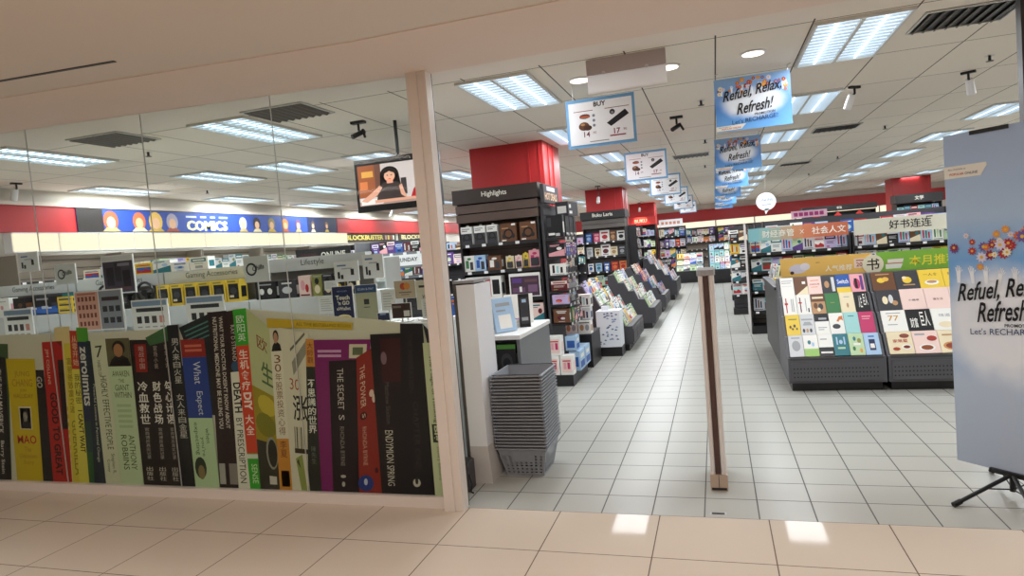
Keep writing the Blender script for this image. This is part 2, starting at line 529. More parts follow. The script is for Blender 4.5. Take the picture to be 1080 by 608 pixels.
for q, ttl, sub, top_c, nm in (([(-4.193, 1.17), (-4.032, 1.167), (-4.091, .07), (-4.211, .07)], '冷血救世', '暗战中国', '#8d231d', 'first'), ([(-4.032, 1.167), (-3.916, 1.166), (-3.969, .07), (-4.092, .07)], '财色战场', '官场小说', BK, 'second'), ([(-3.916, 1.169), (-3.829, 1.173), (-3.857, .07), (-3.969, .07)], '勾心计谋', '职场小说', BK, 'third')):
    P = spine(q, '#231b1c', '%s black printed spine of the three with heavy white characters' % nm)
    P.r(.25, .95, .03, .22, top_c).vt(sub, .5, .8, .04, .2, '#b9a59a').vt(ttl, .22, .88, .28, .58, '#e9e6dc', .014).vt('官商博弈真实记录', .45, .75, .6, .82, '#a9a49c').vt('出版社', .3, .8, .87, .97, '#c9c4ba'); done(P)
P = spine([(-4.039, 1.181), (-3.829, 1.258), (-3.828, 1.15), (-4.005, 1.123)], '#3f6a3f', 'green top edge of a printed book'); done(P)
P = spine([(-3.721, 1.243), (-3.411, 1.341), (-3.46, .6), (-3.516, .6)], '#20262a', 'dark printed cover behind the blue spine')
for a in range(4):
    P.r(.1, .85, .06 + a * .045, .075 + a * .045, '#4d7f79', 1)
done(P)
P = spine([(-3.828, 1.264), (-3.718, 1.266), (-3.729, .07), (-3.861, .07)], '#1d1f22', 'black printed spine with a column of white characters')
P.r(.93, 1.0, 0, .25, '#9d9b90').vt('男人来自火星', .25, .8, .08, .36, '#c9c6bb').vt('女人来自金星', .25, .8, .42, .7, '#c9c6bb'); done(P)
P = spine([(-3.721, 1.155), (-3.507, 1.154), (-3.514, .07), (-3.73, .07)], '#28428c', 'blue and green printed spine')
P.r(0, 1, 0, .12, '#8e2a23').bars(.15, .85, .03, .09, 2, '#c96a55').r(0, 1, .53, 1, '#b7d3a5')
P.t('What', .42, .72, .15, .3, '#cfd6e0').t('Expect', .38, .7, .35, .51, '#cfd6e0').t('when', .65, .82, .6, .7, '#39542f').t("you're", .4, .58, .66, .79, '#39542f').t('expecting', .16, .36, .56, .78, '#39542f')
P.e(.3, .87, .24, .075, '#2e3a2c').e(.32, .9, .14, .05, '#8a7a4f', 3); done(P)
P = spine([(-3.447, 1.339), (-3.29, 1.345), (-3.342, .07), (-3.516, .07)], '#2b1d1f', "dark brown printed spine")
P.t("WHAT YOUR DOCTOR DOESN'T KNOW ABOUT", .55, .76, .03, .66, '#cfc8ba', bold=.02).t('NUTRITIONAL MEDICINE MAY BE KILLING YOU', .2, .42, .03, .66, '#cfc8ba', bold=.02).r(.05, .35, .86, .98, '#a9a9a0').r(.55, .95, .86, .98, '#8a847c'); done(P)
P = spine([(-3.291, 1.338), (-3.209, 1.346), (-3.248, .07), (-3.349, .07)], '#33201f', 'brown and white printed spine')
P.r(0, 1, .34, 1, '#e0dfcd').t('RAY D STRAND', .3, .7, .08, .28, '#c9c4ba').e(.5, .31, .4, .03, '#2d4f6b').t('DEATH', .15, .85, .4, .57, '#20201d', bold=.03).t('BY PRESCRIPTION', .2, .75, .6, .97, '#20201d'); done(P)
P = spine([(-3.237, 1.347), (-3.125, 1.353), (-3.156, .07), (-3.249, .07)], '#3aa52f', 'green and red printed spine')
P.r(0, 1, .2, .8, '#d0452a').vt('欧阳英', .2, .8, .03, .18, '#e6eedd').vt('生机食疗', .15, .85, .22, .45, '#f0e0cf', .014).t('DIY', .2, .85, .46, .56, '#f0e0cf', bold=.04).vt('大全', .15, .85, .58, .7, '#f0e0cf', .014).r(0, 1, .805, .83, '#d8dfcc').t('SENSE', .3, .8, .86, .97, '#cfe8b4'); done(P)
P = spine([(-3.125, 1.353), (-2.927, 1.194), (-2.996, .07), (-3.162, .07)], '#b9c08c', 'pale green and olive printed cover with large characters')
P.t('欧', .35, .75, .1, .18, '#7d2a24', False).t('生', .45, .95, .24, .37, '#4f6b45', False, .014).r(0, 1, .42, .72, '#9a8c25').e(.6, .5, .4, .06, '#c3b23a').e(.5, .62, .45, .07, '#7d7a20', 3).r(0, 1, .72, 1, '#37352a', 2).e(.7, .78, .28, .1, '#8f917f', 3).e(.72, .78, .22, .085, '#2c2a22', 4).r(.5, .85, .92, .97, '#c9c6b8', 3); done(P)
P = spine([(-2.965, 1.274), (-2.296, 1.212), (-2.309, 1.167), (-2.965, 1.21)], '#c7a92c', 'yellow printed strip across the film')
P.t('ALL TIME BESTSELLING BOOKS', .35, .98, .3, .7, '#5e541d', False); done(P)
P = spine([(-2.949, 1.202), (-2.86, 1.205), (-2.897, .07), (-3.001, .07)], '#dcd8c0', 'white and orange printed spine with brush characters')
P.head(.02, .98, 0, .14, '#cfcbb4', '#221a16', '#b48c6c').r(0, 1, .68, 1, '#c98a35').vt('30年股票投资心得', .25, .8, .16, .66, '#7a4526').vt('李夏', .25, .8, .69, .8, '#6a2f18').r(.2, .85, .88, .98, '#b8652a'); done(P)
P = spine([(-2.86, 1.205), (-2.642, 1.158), (-2.762, .07), (-2.897, .07)], '#d3d0b8', 'white printed cover with a large black brush character')
P.p([(.35, .2), (.9, .05), (.95, .12), (.4, .28)], '#8f8d7c').p([(.3, .12), (.85, .0), (.87, .015), (.32, .135)], '#6c6a5d').t('30', .22, .62, .3, .37, '#a8502c', False).t('涨', .3, .95, .4, .56, '#20221d', False, .014)
for a in range(5):
    P.r(.3 + a * .1, .36 + a * .1, .6, .74, ('#8d8a78', '#4f4a3c', '#b8b49c', '#5f5a45', '#a8a48e')[a])
P.r(.28, .95, .735, .765, '#3a2f1d', 3).p([(.3, .8), (.65, .77), (.9, 1), (.55, 1)], '#8d9a4f').p([(.35, .82), (.45, .8), (.55, .86)], '#3a3c28', 3); done(P)
P = spine([(-2.616, 1.111), (-2.177, 1.098), (-2.366, .07), (-2.67, .07)], '#7c1f63', 'purple printed cover with a white stamp')
P.bars(.08, .5, .06, .12, 2, '#c79bbd').r(.64, .94, .03, .12, '#cfc7ae').r(.7, .88, .05, .1, '#5f6a4a', 3); done(P)
P = spine([(-2.668, 1.12), (-2.607, 1.117), (-2.664, .07), (-2.768, .07)], '#262a24', 'dark green printed spine with white characters')
P.r(0, 1, 0, .18, '#c98d3f').vt('大師觀', .15, .85, .02, .16, '#7a2d20').vt('不思議的世界', .12, .88, .26, .62, '#dfe0d3', .014).vt('陳先生', .3, .7, .7, .82, '#6b6f63'); done(P)
P = spine([(-2.506, .964), (-2.292, .969), (-2.367, .07), (-2.573, .07)], '#1e1519', 'black printed spine')
P.t('THE SECRET', .28, .5, .06, .37, '#cfc5bb').t('S', .3, .5, .41, .45, '#cfc5bb').t('RHONDA BYRNE', .32, .48, .5, .8, '#8d827b').e(.4, .88, .1, .012, '#b9b2aa').e(.4, .94, .06, .02, '#b9b2aa'); done(P)
P = spine([(-2.296, .98), (-2.162, 1.048), (-2.198, .07), (-2.372, .07)], '#8c2a20', 'red printed spine')
P.t('THE POWER', .18, .45, .08, .38, '#d8bfa8').e(.3, .44, .18, .03, '#47130f').t('S', .24, .4, .425, .455, '#d8bfa8').t('RHONDA BYRNE', .22, .42, .52, .8, '#c49a86').e(.75, .3, .12, .025, '#d9c2ae').e(.85, .34, .08, .03, '#d9c2ae').e(.3, .93, .35, .06, '#24377d').e(.3, .92, .08, .025, '#b9c3d6', 3).e(.8, .84, .08, .02, '#3f1310'); done(P)
P = spine([(-2.179, 1.13), (-1.951, 1.13), (-2.037, .07), (-2.203, .07)], '#1c1519', 'black printed spine')
P.r(.3, 1, .03, .3, '#3a1418').e(.4, .15, .1, .04, '#7a5f6a').t('Matthew Skelton', .38, .55, .3, .56, '#5b4f50').t('ENDYMION SPRING', .3, .6, .6, .95, '#d3cdbf'); done(P)
P = spine([(-1.955, 1.192), (-1.797, 1.184), (-1.818, .07), (-2.048, .07)], '#17141a', 'tall black printed spine with faint lettering')
P.t('THE INSPIRATION', .3, .5, .06, .4, '#34302f').t('CHAPTER ONE', .42, .62, .45, .85, '#34302f').e(.45, .93, .12, .025, '#c9c5b6').e(.45, .92, .05, .02, '#17141a', 3); done(P)
P = spine([(-1.797, 1.184), (-1.727, 1.105), (-1.727, 1.05), (-1.776, 1.052)], '#24252c', 'dark corner of a printed cover'); done(P)
P = spine([(-1.809, 1.06), (-1.728, 1.061), (-1.731, .07), (-1.818, .07)], '#c9d2a8', 'pale green printed spine')
P.t('The Magic of Thinking', .35, .75, .08, .52, '#27301f').r(.2, .8, .53, .65, '#2a2f26').t('Big', .25, .75, .54, .64, '#c9d2a8', bold=.03).t('David J. Schwartz', .4, .65, .68, .9, '#5c6a4a'); done(P)

# ------------------------------------------------------------------ ceiling fixtures
M_TUBE = mat('fluorescent tube', '#e6f4ff', 0.4, emit=2.2)
M_REFL = mat('white reflector', '#eef3f6', 0.3, emit=0.0)
M_LOUV = mat('louvre blade', '#dfeaf2', 0.3)
M_HOUS = mat('fixture housing', '#d8d8d4', 0.5)
COOL = (0.93, 0.97, 1.0)

def fixture_meshes():
    fr = MB()
    w, l = .30, .6
    for x0, x1, y0, y1 in ((-w, -w + .02, -l, l), (w - .02, w, -l, l), (-w + .02, w - .02, -l, -l + .02), (-w + .02, w - .02, l - .02, l), (-.012, .012, -l + .02, l - .02)):
        fr.box(x0, x1, y0, y1, -.022, -.001, M_HOUS)
    df = MB()
    df.poly([(-w + .02, -l + .02, -.003), (w - .02, -l + .02, -.003), (w - .02, l - .02, -.003), (-w + .02, l - .02, -.003)][::-1], mat('lit reflector', '#dcecf8', 0.4, emit=1.05))
    lv = MB()
    for k in range(13):
        y = -l + .09 + k * .085
        for xa, xb in ((-w + .02, -.012), (.012, w - .02)):
            lv.box(xa, xb, y, y + .006, -.02, -.006, M_LOUV)
    tb = MB()
    for x in (-.15, .15):
        tb.tube([(x, -l + .04, -.012), (x, l - .04, -.012)], .008, M_TUBE, 6)
    return fr, df, lv, tb
FR = None
LIGHTS = []
ROWN = ORD
def fixture(x, y, label):
    global FR
    t = thing('ceiling_light', label, 'ceiling light', (x, y, CEIL), 0, 'fluorescent ceiling lights')
    if FR is None:
        fr, df, lv, tb = fixture_meshes()
        FR = [fr.build('frame', t), df.build('diffuser', t), lv.build('louvre', t), tb.build('tube', t)]
    else:
        for o in FR:
            c = o.copy()
            COL.objects.link(c)
            c.parent = t
    l = area_light('fixture_lamp', (x, y, CEIL - .024), .52, 1.1, FIX_W, COOL)

COLX = {-3: -8.85 + .62, -2: -6.45, -1: -4.08, 0: -1.57, 1: 1.02, 2: 3.76, 3: 6.3, 4: 8.8}
CN = {-3: 'beside the comics wall', -2: 'second column out from the comics wall', -1: 'third column out from the comics wall', 0: 'over the left edge of the aisle', 1: 'over the right edge of the aisle', 2: 'over the right-hand shelves', 3: 'second column past the right-hand shelves', 4: 'along the right wall'}
for c, x in COLX.items():
    k = 0
    for r in range(10):
        y = 5.49 + 2.5 * r
        if c == -3 and r == 0:
            continue
        if c >= 3 and r < 1 + (c - 3):
            continue
        fixture(x, y + (-.4 if c <= -2 else -.1 if c == -1 else 0) , 'fluorescent ceiling light %s, %s from the shop front' % (CN[c], ORD[k]))
        k += 1
fixture(-5.3, 7.65, 'fluorescent ceiling light set between two columns behind the glass')

# vents
def vent(x, y, label, slotted=True):
    t = thing('ceiling_vent', label, 'ceiling vent', (x, y, CEIL), 0, 'air vents in the ceiling')
    MB().box(-.3, .3, -.25, .25, -.004, -.001, M_BLACK).build('backing', t)
    f = MB()
    for a in ((-.3, .3, -.25, -.235), (-.3, .3, .235, .25), (-.3, -.285, -.235, .235), (.285, .3, -.235, .235)):
        f.box(*a, -.012, -.001, M_HOUS)
    f.build('frame', t)
    s = MB()
    m = mat('vent slat', '#5a554e', 0.5)
    for k in range(8):
        x0 = -.27 + k * .07
        s.hexa([(x0, -.235, -.02), (x0 + .012, -.235, -.02), (x0 + .012, .235, -.02), (x0, .235, -.02), (x0 + .02, -.235, -.005), (x0 + .032, -.235, -.005), (x0 + .032, .235, -.005), (x0 + .02, .235, -.005)], m)
    s.build('slat', t)
vent(1.72, 5.33, 'dark slatted air vent in the ceiling at the top right of the view')
vent(-3.42, 4.93, 'slatted air vent in the ceiling behind the top of the glass')
vent(-5.28, 4.86, 'dark grid air vent in the ceiling left of the nearer light')
vent(1.72, 10.35, 'narrow air vent in the ceiling behind the first aisle banner')
vent(1.72, 15.3, 'far air vent in the ceiling over the right-hand shelves')
vent(-.3, 11.6, 'pale air vent in the ceiling above the aisle')

def downlight(x, y, label):
    t = thing('downlight', label, 'downlight', (x, y, CEIL), 0, 'round downlights over the entrance')
    c = []
    MB().loft([[(r * math.cos(6.2832 * k / 24), r * math.sin(6.2832 * k / 24), z) for k in range(24)] for r, z in ((.095, -.001), (.095, -.008), (.08, -.012))], M_WPLAST).build('trim_ring', t)
    MB().ell((0, 0, -.0135), (.078, 0, 0), (0, -.078, 0), mat('downlight lens', '#fff3e2', 0.4, emit=3.0), 24).build('lens', t)
downlight(.36, 5.42, 'round lit downlight beside the first aisle banner')
downlight(-.97, 5.4, 'round lit downlight behind the left end of the clear panel')
downlight(-.27, 5.43, 'round lit downlight behind the right end of the clear panel')

def spot(x, y, z, ang, label, tilt=.5, drop=0.0):
    t = thing('spotlight', label, 'spotlight', (x, y, z), ang, 'track spotlights')
    b = MB()
    b.box(-.06, .06, -.02, .02, -.022, 0, M_BPLAST)
    b.build('mount', t)
    MB().tube([(0, 0, -.022), (0, 0, -.07 - drop), (0, .03, -.09 - drop)], .011, M_BPLAST, 8).build('arm', t)
    d = Vector((0, math.sin(tilt), -math.cos(tilt)))
    p = Vector((0, .03, -.07 - drop))
    h = MB().tube([p, p + d * .02, p + d * .15, p + d * .155], [.03, .036, .04, .034], M_WPLAST, 14)
    h.build('lamp_head', t, smooth=False)
spot(1.41, 7.37, CEIL, .6, 'white spotlight hanging from the ceiling nearer the aisle banners')
spot(2.40, 7.42, CEIL, -.5, 'white spotlight hanging from the ceiling above the roll-up banner')
spot(-8.2, 6.05, CEIL, 1.4, 'white spotlight in front of the red wall band')
spot(-2.55, 15.5, CEIL, 3.1, 'white spotlight on the red pillar of the second shelf', .5, .2)
spot(-2.55, 24.4, CEIL, 3.1, 'white spotlight on the farthest red pillar', .5, .12)
spot(-7.9, 15.5, CEIL, 1.5, 'white spotlight in front of the far red wall band')

def cctv(x, y, label):
    t = thing('security_camera', label, 'camera', (x, y, CEIL), 0, 'black ceiling cameras')
    MB().box(-.07, .07, -.03, .03, -.025, 0, M_BPLAST).build('mount', t)
    MB().tube([(0, 0, -.025), (0, 0, -.09)], .012, M_BPLAST, 8).build('arm', t)
    b = MB()
    b.tube([(-.05, -.05, -.15), (.03, .05, -.09)], .024, M_BPLAST, 10).tube([(.03, .02, -.08), (.07, -.02, -.16)], .013, M_BPLAST, 8)
    b.build('body', t)
cctv(-3.16, 5.64, 'black camera on the ceiling left of the hanging television')
cctv(-.33, 7.7, 'black camera on the ceiling beyond the nearest price sign')

def sprinkler(x, y, label):
    t = thing('sprinkler', label, 'sprinkler', (x, y, CEIL), 0, 'ceiling sprinklers')
    MB().ell((0, 0, -.002), (.04, 0, 0), (0, -.04, 0), M_STEEL, 14).build('plate', t)
    b = MB().tube([(0, 0, -.002), (0, 0, -.04)], .012, M_BPLAST, 8)
    b.tube([(0, 0, -.045), (0, 0, -.05)], .03, M_BPLAST, 10)
    b.build('nozzle', t)
for x, y, l in ((2.37, 6.82, 'above the right spotlight'), (2.43, 10.78, 'between two right-hand lights'), (2.45, 14.74, 'far over the right-hand shelves'), (-.05, 7.0, 'left of the first aisle banner'), (-.05, 9.9, 'above the second price sign'), (-5.6, 5.55, 'behind the glass between two light columns'), (-3.0, 8.6, 'behind the hanging television'), (-7.6, 8.6, 'over the comics wall'), (-.1, 13.5, 'above the third price sign'), (2.4, 18.6, 'at the far end over the right-hand shelves')):
    sprinkler(x, y, 'small black sprinkler in the ceiling ' + l)

# ------------------------------------------------------------------ hanging signs
# clear panel hung over the entrance
M_FROST = mat('frosted acrylic', '#efe9e8', 0.3)
nt = M_FROST.node_tree
tl, mx = nt.nodes.new('ShaderNodeBsdfTranslucent'), nt.nodes.new('ShaderNodeMixShader')
tl.inputs[0].default_value = (*lin('#f4efee'), 1)
mx.inputs[0].default_value = .6
nt.links.new(nt.nodes['Principled BSDF'].outputs[0], mx.inputs[1])
nt.links.new(tl.outputs[0], mx.inputs[2])
nt.links.new(mx.outputs[0], nt.nodes['Material Output'].inputs[0])
t = thing('acrylic_panel', 'frosted clear panel hung from the ceiling over the entrance', 'hanging panel', (-.54, 4.9, 0))
MB().poly([(-.285, 0, 2.70), (.285, 0, 2.70), (.285, 0, 2.90), (-.285, 0, 2.90)], M_FROST).build('sheet', t)
MB().box(-.285, .285, -.012, .02, 2.83, CEIL - .001, mat('mauve rail', '#b5a9a9', 0.5)).build('rail', t)
MB().box(-.285, .285, -.006, .006, 2.69, 2.70, mat('lit acrylic edge', '#f6f2ee', 0.2)).build('edge', t)
for x in (-.16, .15):
    MB().tube([(x, -.02, 2.835), (x, -.011, 2.835)], .012, M_STEEL, 10).build('bolt', t)

# promotion banners along the aisle
def sky_print(name, cx, cz, rx, rz, stops, z0, z1):
    """printed artwork: pale cloud at (cx, cz) on a blue field that changes with height"""
    m = bpy.data.materials.new(name)
    m.use_nodes = True
    nt = m.node_tree
    N, L = nt.nodes, nt.links
    tc, sp, cb = N.new('ShaderNodeTexCoord'), N.new('ShaderNodeSeparateXYZ'), N.new('ShaderNodeCombineXYZ')
    L.new(tc.outputs['Object'], sp.inputs[0])
    def mr(src, a, b_, c, d):
        n = N.new('ShaderNodeMapRange')
        n.clamp = False
        for i, v in enumerate((a, b_, c, d)):
            n.inputs[i + 1].default_value = v
        L.new(src, n.inputs[0])
        return n.outputs[0]
    L.new(mr(sp.outputs[0], cx, cx + rx, 0, 1), cb.inputs[0])
    L.new(mr(sp.outputs[2], cz, cz + rz, 0, 1), cb.inputs[1])
    ln = N.new('ShaderNodeVectorMath')
    ln.operation = 'LENGTH'
    L.new(cb.outputs[0], ln.inputs[0])
    no = N.new('ShaderNodeTexNoise')
    no.inputs['Scale'].default_value = 5
    L.new(tc.outputs['Object'], no.inputs['Vector'])
    ad = N.new('ShaderNodeMath')
    ad.operation = 'ADD'
    L.new(ln.outputs['Value'], ad.inputs[0])
    L.new(mr(no.outputs['Fac'], 0, 1, -.25, .25), ad.inputs[1])
    cl = N.new('ShaderNodeMapRange')
    cl.interpolation_type = 'SMOOTHSTEP'
    cl.inputs[1].default_value, cl.inputs[2].default_value, cl.inputs[3].default_value, cl.inputs[4].default_value = .6, 1.15, 1, 0
    L.new(ad.outputs[0], cl.inputs[0])
    rp = N.new('ShaderNodeValToRGB')
    while len(rp.color_ramp.elements) < len(stops):
        rp.color_ramp.elements.new(.5)
    for el_, (p, c) in zip(rp.color_ramp.elements, stops):
        el_.position, el_.color = p, (*lin(c), 1)
    L.new(mr(sp.outputs[2], z0, z1, 0, 1), rp.inputs[0])
    mx = N.new('ShaderNodeMix')
    mx.data_type = 'RGBA'
    L.new(cl.outputs[0], mx.inputs[0])
    L.new(rp.outputs[0], mx.inputs[6])
    mx.inputs[7].default_value = (*lin('#e6ecf5'), 1)
    L.new(mx.outputs[2], N['Principled BSDF'].inputs['Base Color'])
    N['Principled BSDF'].inputs['Roughness'].default_value = .45
    return m
M_SKY = sky_print('printed sky', 0, 2.665, .26, .13, [(0, '#6aa9e6'), (.45, '#4f86cc'), (1, '#8db4e0')], 2.45, 2.89)

def flower(b, x, y, z, r, col, n=9):
    c = []
    for k in range(2 * n):
        a = math.pi * k / n
        q = r if k % 2 == 0 else r * .6
        c.append((x + q * math.cos(a), y, z + q * math.sin(a)))
    b.poly(c, col)
    b.ell((x, y - .0004, z), (r * .28, 0, 0), (0, 0, r * .28), '#e0b84a' if col != '#e0b84a' else '#8a4a1c', 8)

def hand(b, x, y, z, s, lean=0.0):
    """small white raised hand silhouette"""
    m = '#eef4fb'
    def P(u, v):
        return (x + (u + lean * v) * s, y, z + v * s)
    b.poly([P(-.18, -1.2), P(.18, -1.2), P(.25, 0), P(.28, .35), P(-.28, .35), P(-.25, 0)], m)
    for u, h, d in ((-.22, .85, -.12), (-.08, 1.05, -.03), (.07, 1.0, .05), (.2, .8, .12)):
        b.poly([P(u - .06, .3), P(u + .06, .3), P(u + .055 + d, h), P(u - .055 + d, h)], m)
    b.poly([P(.2, .05), P(.28, .15), P(.55, .5), P(.45, .55)], m)

SCRIPT = '#16161c'
def promo_art(b, x0, z0, w, y, rnd_, tx=1.0, ft=.165, fs=.03, hz=.115, fr=1.0, hs=.03, tz=1.0):
    """sky-blue print: flowers, raised hands, white cloud, script lettering. x0 left edge, z0 height of the lettering centre, w width"""
    k = w / .6
    cx = x0 + w / 2
    cols = ['#b0303a', '#d9703a', '#e8e4d0', '#e39a4a', '#8f2c4a', '#d9d2e8', '#6f5aa0']
    for a in range(34):
        u = max(-.26, min(.26, rnd_.gauss(0, .16)))
        dz = max(-2 * fs, min(1.25 * fs, rnd_.gauss(0, fs)))
        flower(b, cx + u * k, y - .0016 - a * .0001, z0 + (ft - .4 * u * u + dz) * k, rnd_.uniform(.012, .026) * k * fr, cols[a % 7])
    for a in range(7):
        hand(b, cx + (-.24 + a * .08) * k, y - .0013 - a * .00003, z0 + (hz + rnd_.uniform(-.01, .02)) * k, hs * k, rnd_.uniform(-.2, .2))
    T = y - .0056
    b.text('Refuel, Relax,', (cx - .235 * k * tx, T, z0 + .02 * k), (1, 0, .12), (-.06, 0, 1), SCRIPT, .47 * k * tx, .10 * k * tz, .014, .45, True)
    b.text('Refresh!', (cx - .13 * k * tx, T, z0 - .085 * k), (1, 0, .1), (-.06, 0, 1), SCRIPT, .3 * k * tx, .095 * k * tz, .014, .45, True)
    b.text('PROMOTION', (cx - .01 * k, T, z0 - .105 * k), (1, 0, .05), (0, 0, 1), SCRIPT, .2 * k * tx, .02 * k, .015)
    b.text("Let's RECHARGE!", (cx - .17 * k * tx, T, z0 - .165 * k), (1, 0, .06), (0, 0, 1), '#1f3a66', .36 * k * tx, .045 * k)

def aisle_banner(y, label):
    t = thing('promotion_banner', label, 'banner', (.37, y, 0), 0, 'promotion banners down the aisle')
    MB().box(-.3, .3, -.002, .002, 2.45, 2.89, M_SKY).build('sheet', t)
    b = MB()
    promo_art(b, -.3, 2.66, .6, -.0025, random.Random(3))
    b.build('print', t)
    b = MB().poly([(-.3, -.004, 2.455), (-.1, -.004, 2.46), (-.06, -.004, 2.5), (-.3, -.004, 2.495)], WH)
    b.text('Also Available at', (-.285, -.0045, 2.48), (1, 0, .02), (0, 0, 1), '#55506a', .1, .012).text('POPULAR ONLINE', (-.27, -.0045, 2.463), (1, 0, .02), (0, 0, 1), '#c2412f', .18, .014, .02)
    b.build('corner_label', t)
    for x in (-.29, .28):
        MB().tube([(x, 0, 2.885), (x, 0, 2.93), (x + .03, 0, 2.939)], .004, M_STEEL, 6).build('hook', t)
for k in range(6):
    aisle_banner(5.95 + 3.72 * k, 'light blue promotion banner over the aisle, %s from the entrance' % ORD[k])

def price_sign(y, label):
    t = thing('price_sign', label, 'hanging sign', (-.84, y, 0), 0, 'price signs hung over the aisle')
    MB().box(-.285, .285, -.003, .003, 2.40, 2.80, mat('blue sign border', '#6fa3cf', 0.4)).build('backing', t)
    b = MB()
    b.box(-.262, .262, -.006, -.003, 2.425, 2.772, mat('white card', '#eeeef2', 0.5))
    Y = -.0065
    b.text('BUY', (-.07, Y, 2.725), (1, 0, 0), (0, 0, 1), BK, .14, .04, .03)
    for xa, xb in ((-.22, -.06), (.04, .24)):
        b.poly([(xa, Y, 2.697), (xb, Y, 2.697), (xb, Y, 2.702), (xa, Y, 2.702)], '#8a3a32')
    # a filled roll, a stack of rolls and a black loudspeaker bar
    b.ell((-.13, Y, 2.655), (.045, 0, 0), (0, 0, .02), '#5f3a2a').ell((-.13, Y - .0004, 2.652), (.045, 0, 0), (0, 0, .008), '#c24a34').ell((-.13, Y - .0006, 2.645), (.043, 0, 0), (0, 0, .007), '#8f6a4a')
    b.ell((-.14, Y, 2.575), (.045, 0, 0), (0, 0, .035), '#6a4230').ell((-.11, Y - .0004, 2.56), (.035, 0, 0), (0, 0, .022), '#4d2f24').ell((-.15, Y - .0006, 2.59), (.018, 0, 0), (0, 0, .01), '#b88a5a')
    for q in range(3):
        b.ell((-.055, Y, 2.655 - q * .04), (.012, 0, 0), (0, 0, .012), '#7d8490')
    b.poly([(.05, Y, 2.58), (.085, Y, 2.55), (.235, Y, 2.635), (.205, Y, 2.675)], '#232226').ell((.1, Y - .0004, 2.665), (.022, 0, 0), (0, 0, .022), '#2c2b30').ell((.1, Y - .0006, 2.66), (.012, 0, 0), (0, 0, .012), '#8a8890')
    b.text('14', (-.16, Y, 2.485), (1, 0, 0), (0, 0, 1), '#6f3a4a', .08, .045, .01).text('.90', (-.075, Y, 2.505), (1, 0, 0), (0, 0, 1), '#6f3a4a', .035, .02)
    b.text('17', (.09, Y, 2.485), (1, 0, 0), (0, 0, 1), '#8a2430', .08, .045, .02).text('.90', (.175, Y, 2.505), (1, 0, 0), (0, 0, 1), '#8a2430', .035, .02).poly([(.07, Y, 2.468), (.2, Y, 2.468), (.2, Y, 2.478), (.07, Y, 2.478)], '#8a2430')
    b.poly([(-.1, Y, 2.44), (.06, Y, 2.44), (.06, Y, 2.447), (-.1, Y, 2.447)], '#8f8f96')
    b.build('card', t)
    for x in (-.22, .22):
        MB().tube([(x, 0, 2.8), (x, 0, 2.939)], .002, M_STEEL, 6).build('wire', t)
for k in range(6):
    price_sign(5.5 + 3.72 * k, 'white price sign with blue border hung over the aisle, %s from the entrance' % ORD[k])

# hanging television
t = thing('television', 'black television hung from the ceiling showing a woman at a desk', 'television', (-2.87, 5.8, 0), 0)
x0, x1, z0, z1 = -.47, .43, 2.09, 2.60
tv = MB().box(x0, x1, 0, .05, z0, z1, M_BPLAST)
tv.build('housing', t)
MB().tube([(0, .03, z1), (0, .03, CEIL - .001)], .018, M_BPLAST, 10).build('pole', t)
def glow(h):
    return mat('screen ' + h, h, 0.3, emit=0.75)
b = MB()
def sq(xa, xb, za, zb, c, k=1):
    b.poly([(x0 + .03 + xa * (x1 - x0 - .06), -.001 - k * .0004, z0 + .06 + za * (z1 - z0 - .12)), (x0 + .03 + xb * (x1 - x0 - .06), -.001 - k * .0004, z0 + .06 + za * (z1 - z0 - .12)), (x0 + .03 + xb * (x1 - x0 - .06), -.001 - k * .0004, z0 + .06 + zb * (z1 - z0 - .12)), (x0 + .03 + xa * (x1 - x0 - .06), -.001 - k * .0004, z0 + .06 + zb * (z1 - z0 - .12))], glow(c))
def pg(pts, c, k):
    b.poly([(x0 + .03 + u * (x1 - x0 - .06), -.001 - k * .0004, z0 + .06 + v * (z1 - z0 - .12)) for u, v in pts], glow(c))
def el(u, v, ru, rv, c, k):
    pg([(u + ru * math.cos(6.2832 * q / 18), v + rv * math.sin(6.2832 * q / 18)) for q in range(18)], c, k)
sq(0, 1, 0, 1, '#cfc3c2')
sq(0, .22, .2, 1, '#9a5636', 2); sq(.22, .3, .2, 1, '#6f4a3e', 2); sq(.05, .2, .7, .85, '#d8a04f', 3); sq(.02, .12, .4, .6, '#d07a4a', 3)
pg([(.66, .1), (.98, .1), (.98, .62), (.86, .6), (.7, .3)], '#b0242c', 3)
pg([(.86, .45), (.95, .4), (1, .75), (.93, .9)], '#3a2024', 4)
sq(.55, .62, .2, .6, '#3b3436', 3)
sq(0, 1, 0, .1, '#a88a80', 3)
pg([(.02, .02), (.3, .02), (.36, .14), (.02, .16)], '#e0d8d6', 4)
el(.41, .72, .12, .2, '#1c1516', 4); pg([(.29, .72), (.53, .72), (.55, .42), (.28, .42)], '#1c1516', 4)
pg([(.22, .06), (.62, .06), (.56, .46), (.47, .54), (.34, .54), (.27, .46)], '#3f3534', 5)
pg([(.37, .5), (.45, .5), (.45, .6), (.37, .6)], '#d8a088', 6)
el(.41, .68, .07, .135, '#e0ac92', 6); pg([(.33, .78), (.41, .86), (.49, .78), (.48, .74), (.41, .8), (.34, .74)], '#1c1516', 7)
pg([(.02, .12), (.22, .38), (.27, .47), (.31, .42), (.24, .24), (.1, .08)], '#d8a088', 6); pg([(.2, .04), (.72, .06), (.72, .12), (.2, .12)], '#d8a088', 7); pg([(.62, .08), (.58, .3), (.56, .46), (.52, .42), (.54, .2)], '#d8a088', 6)
for u in (.385, .435):
    el(u, .7, .011, .011, '#2a1a18', 8)
pg([(.39, .6), (.43, .6), (.42, .615), (.4, .615)], '#a8403c', 8)
b.build('screen', t)

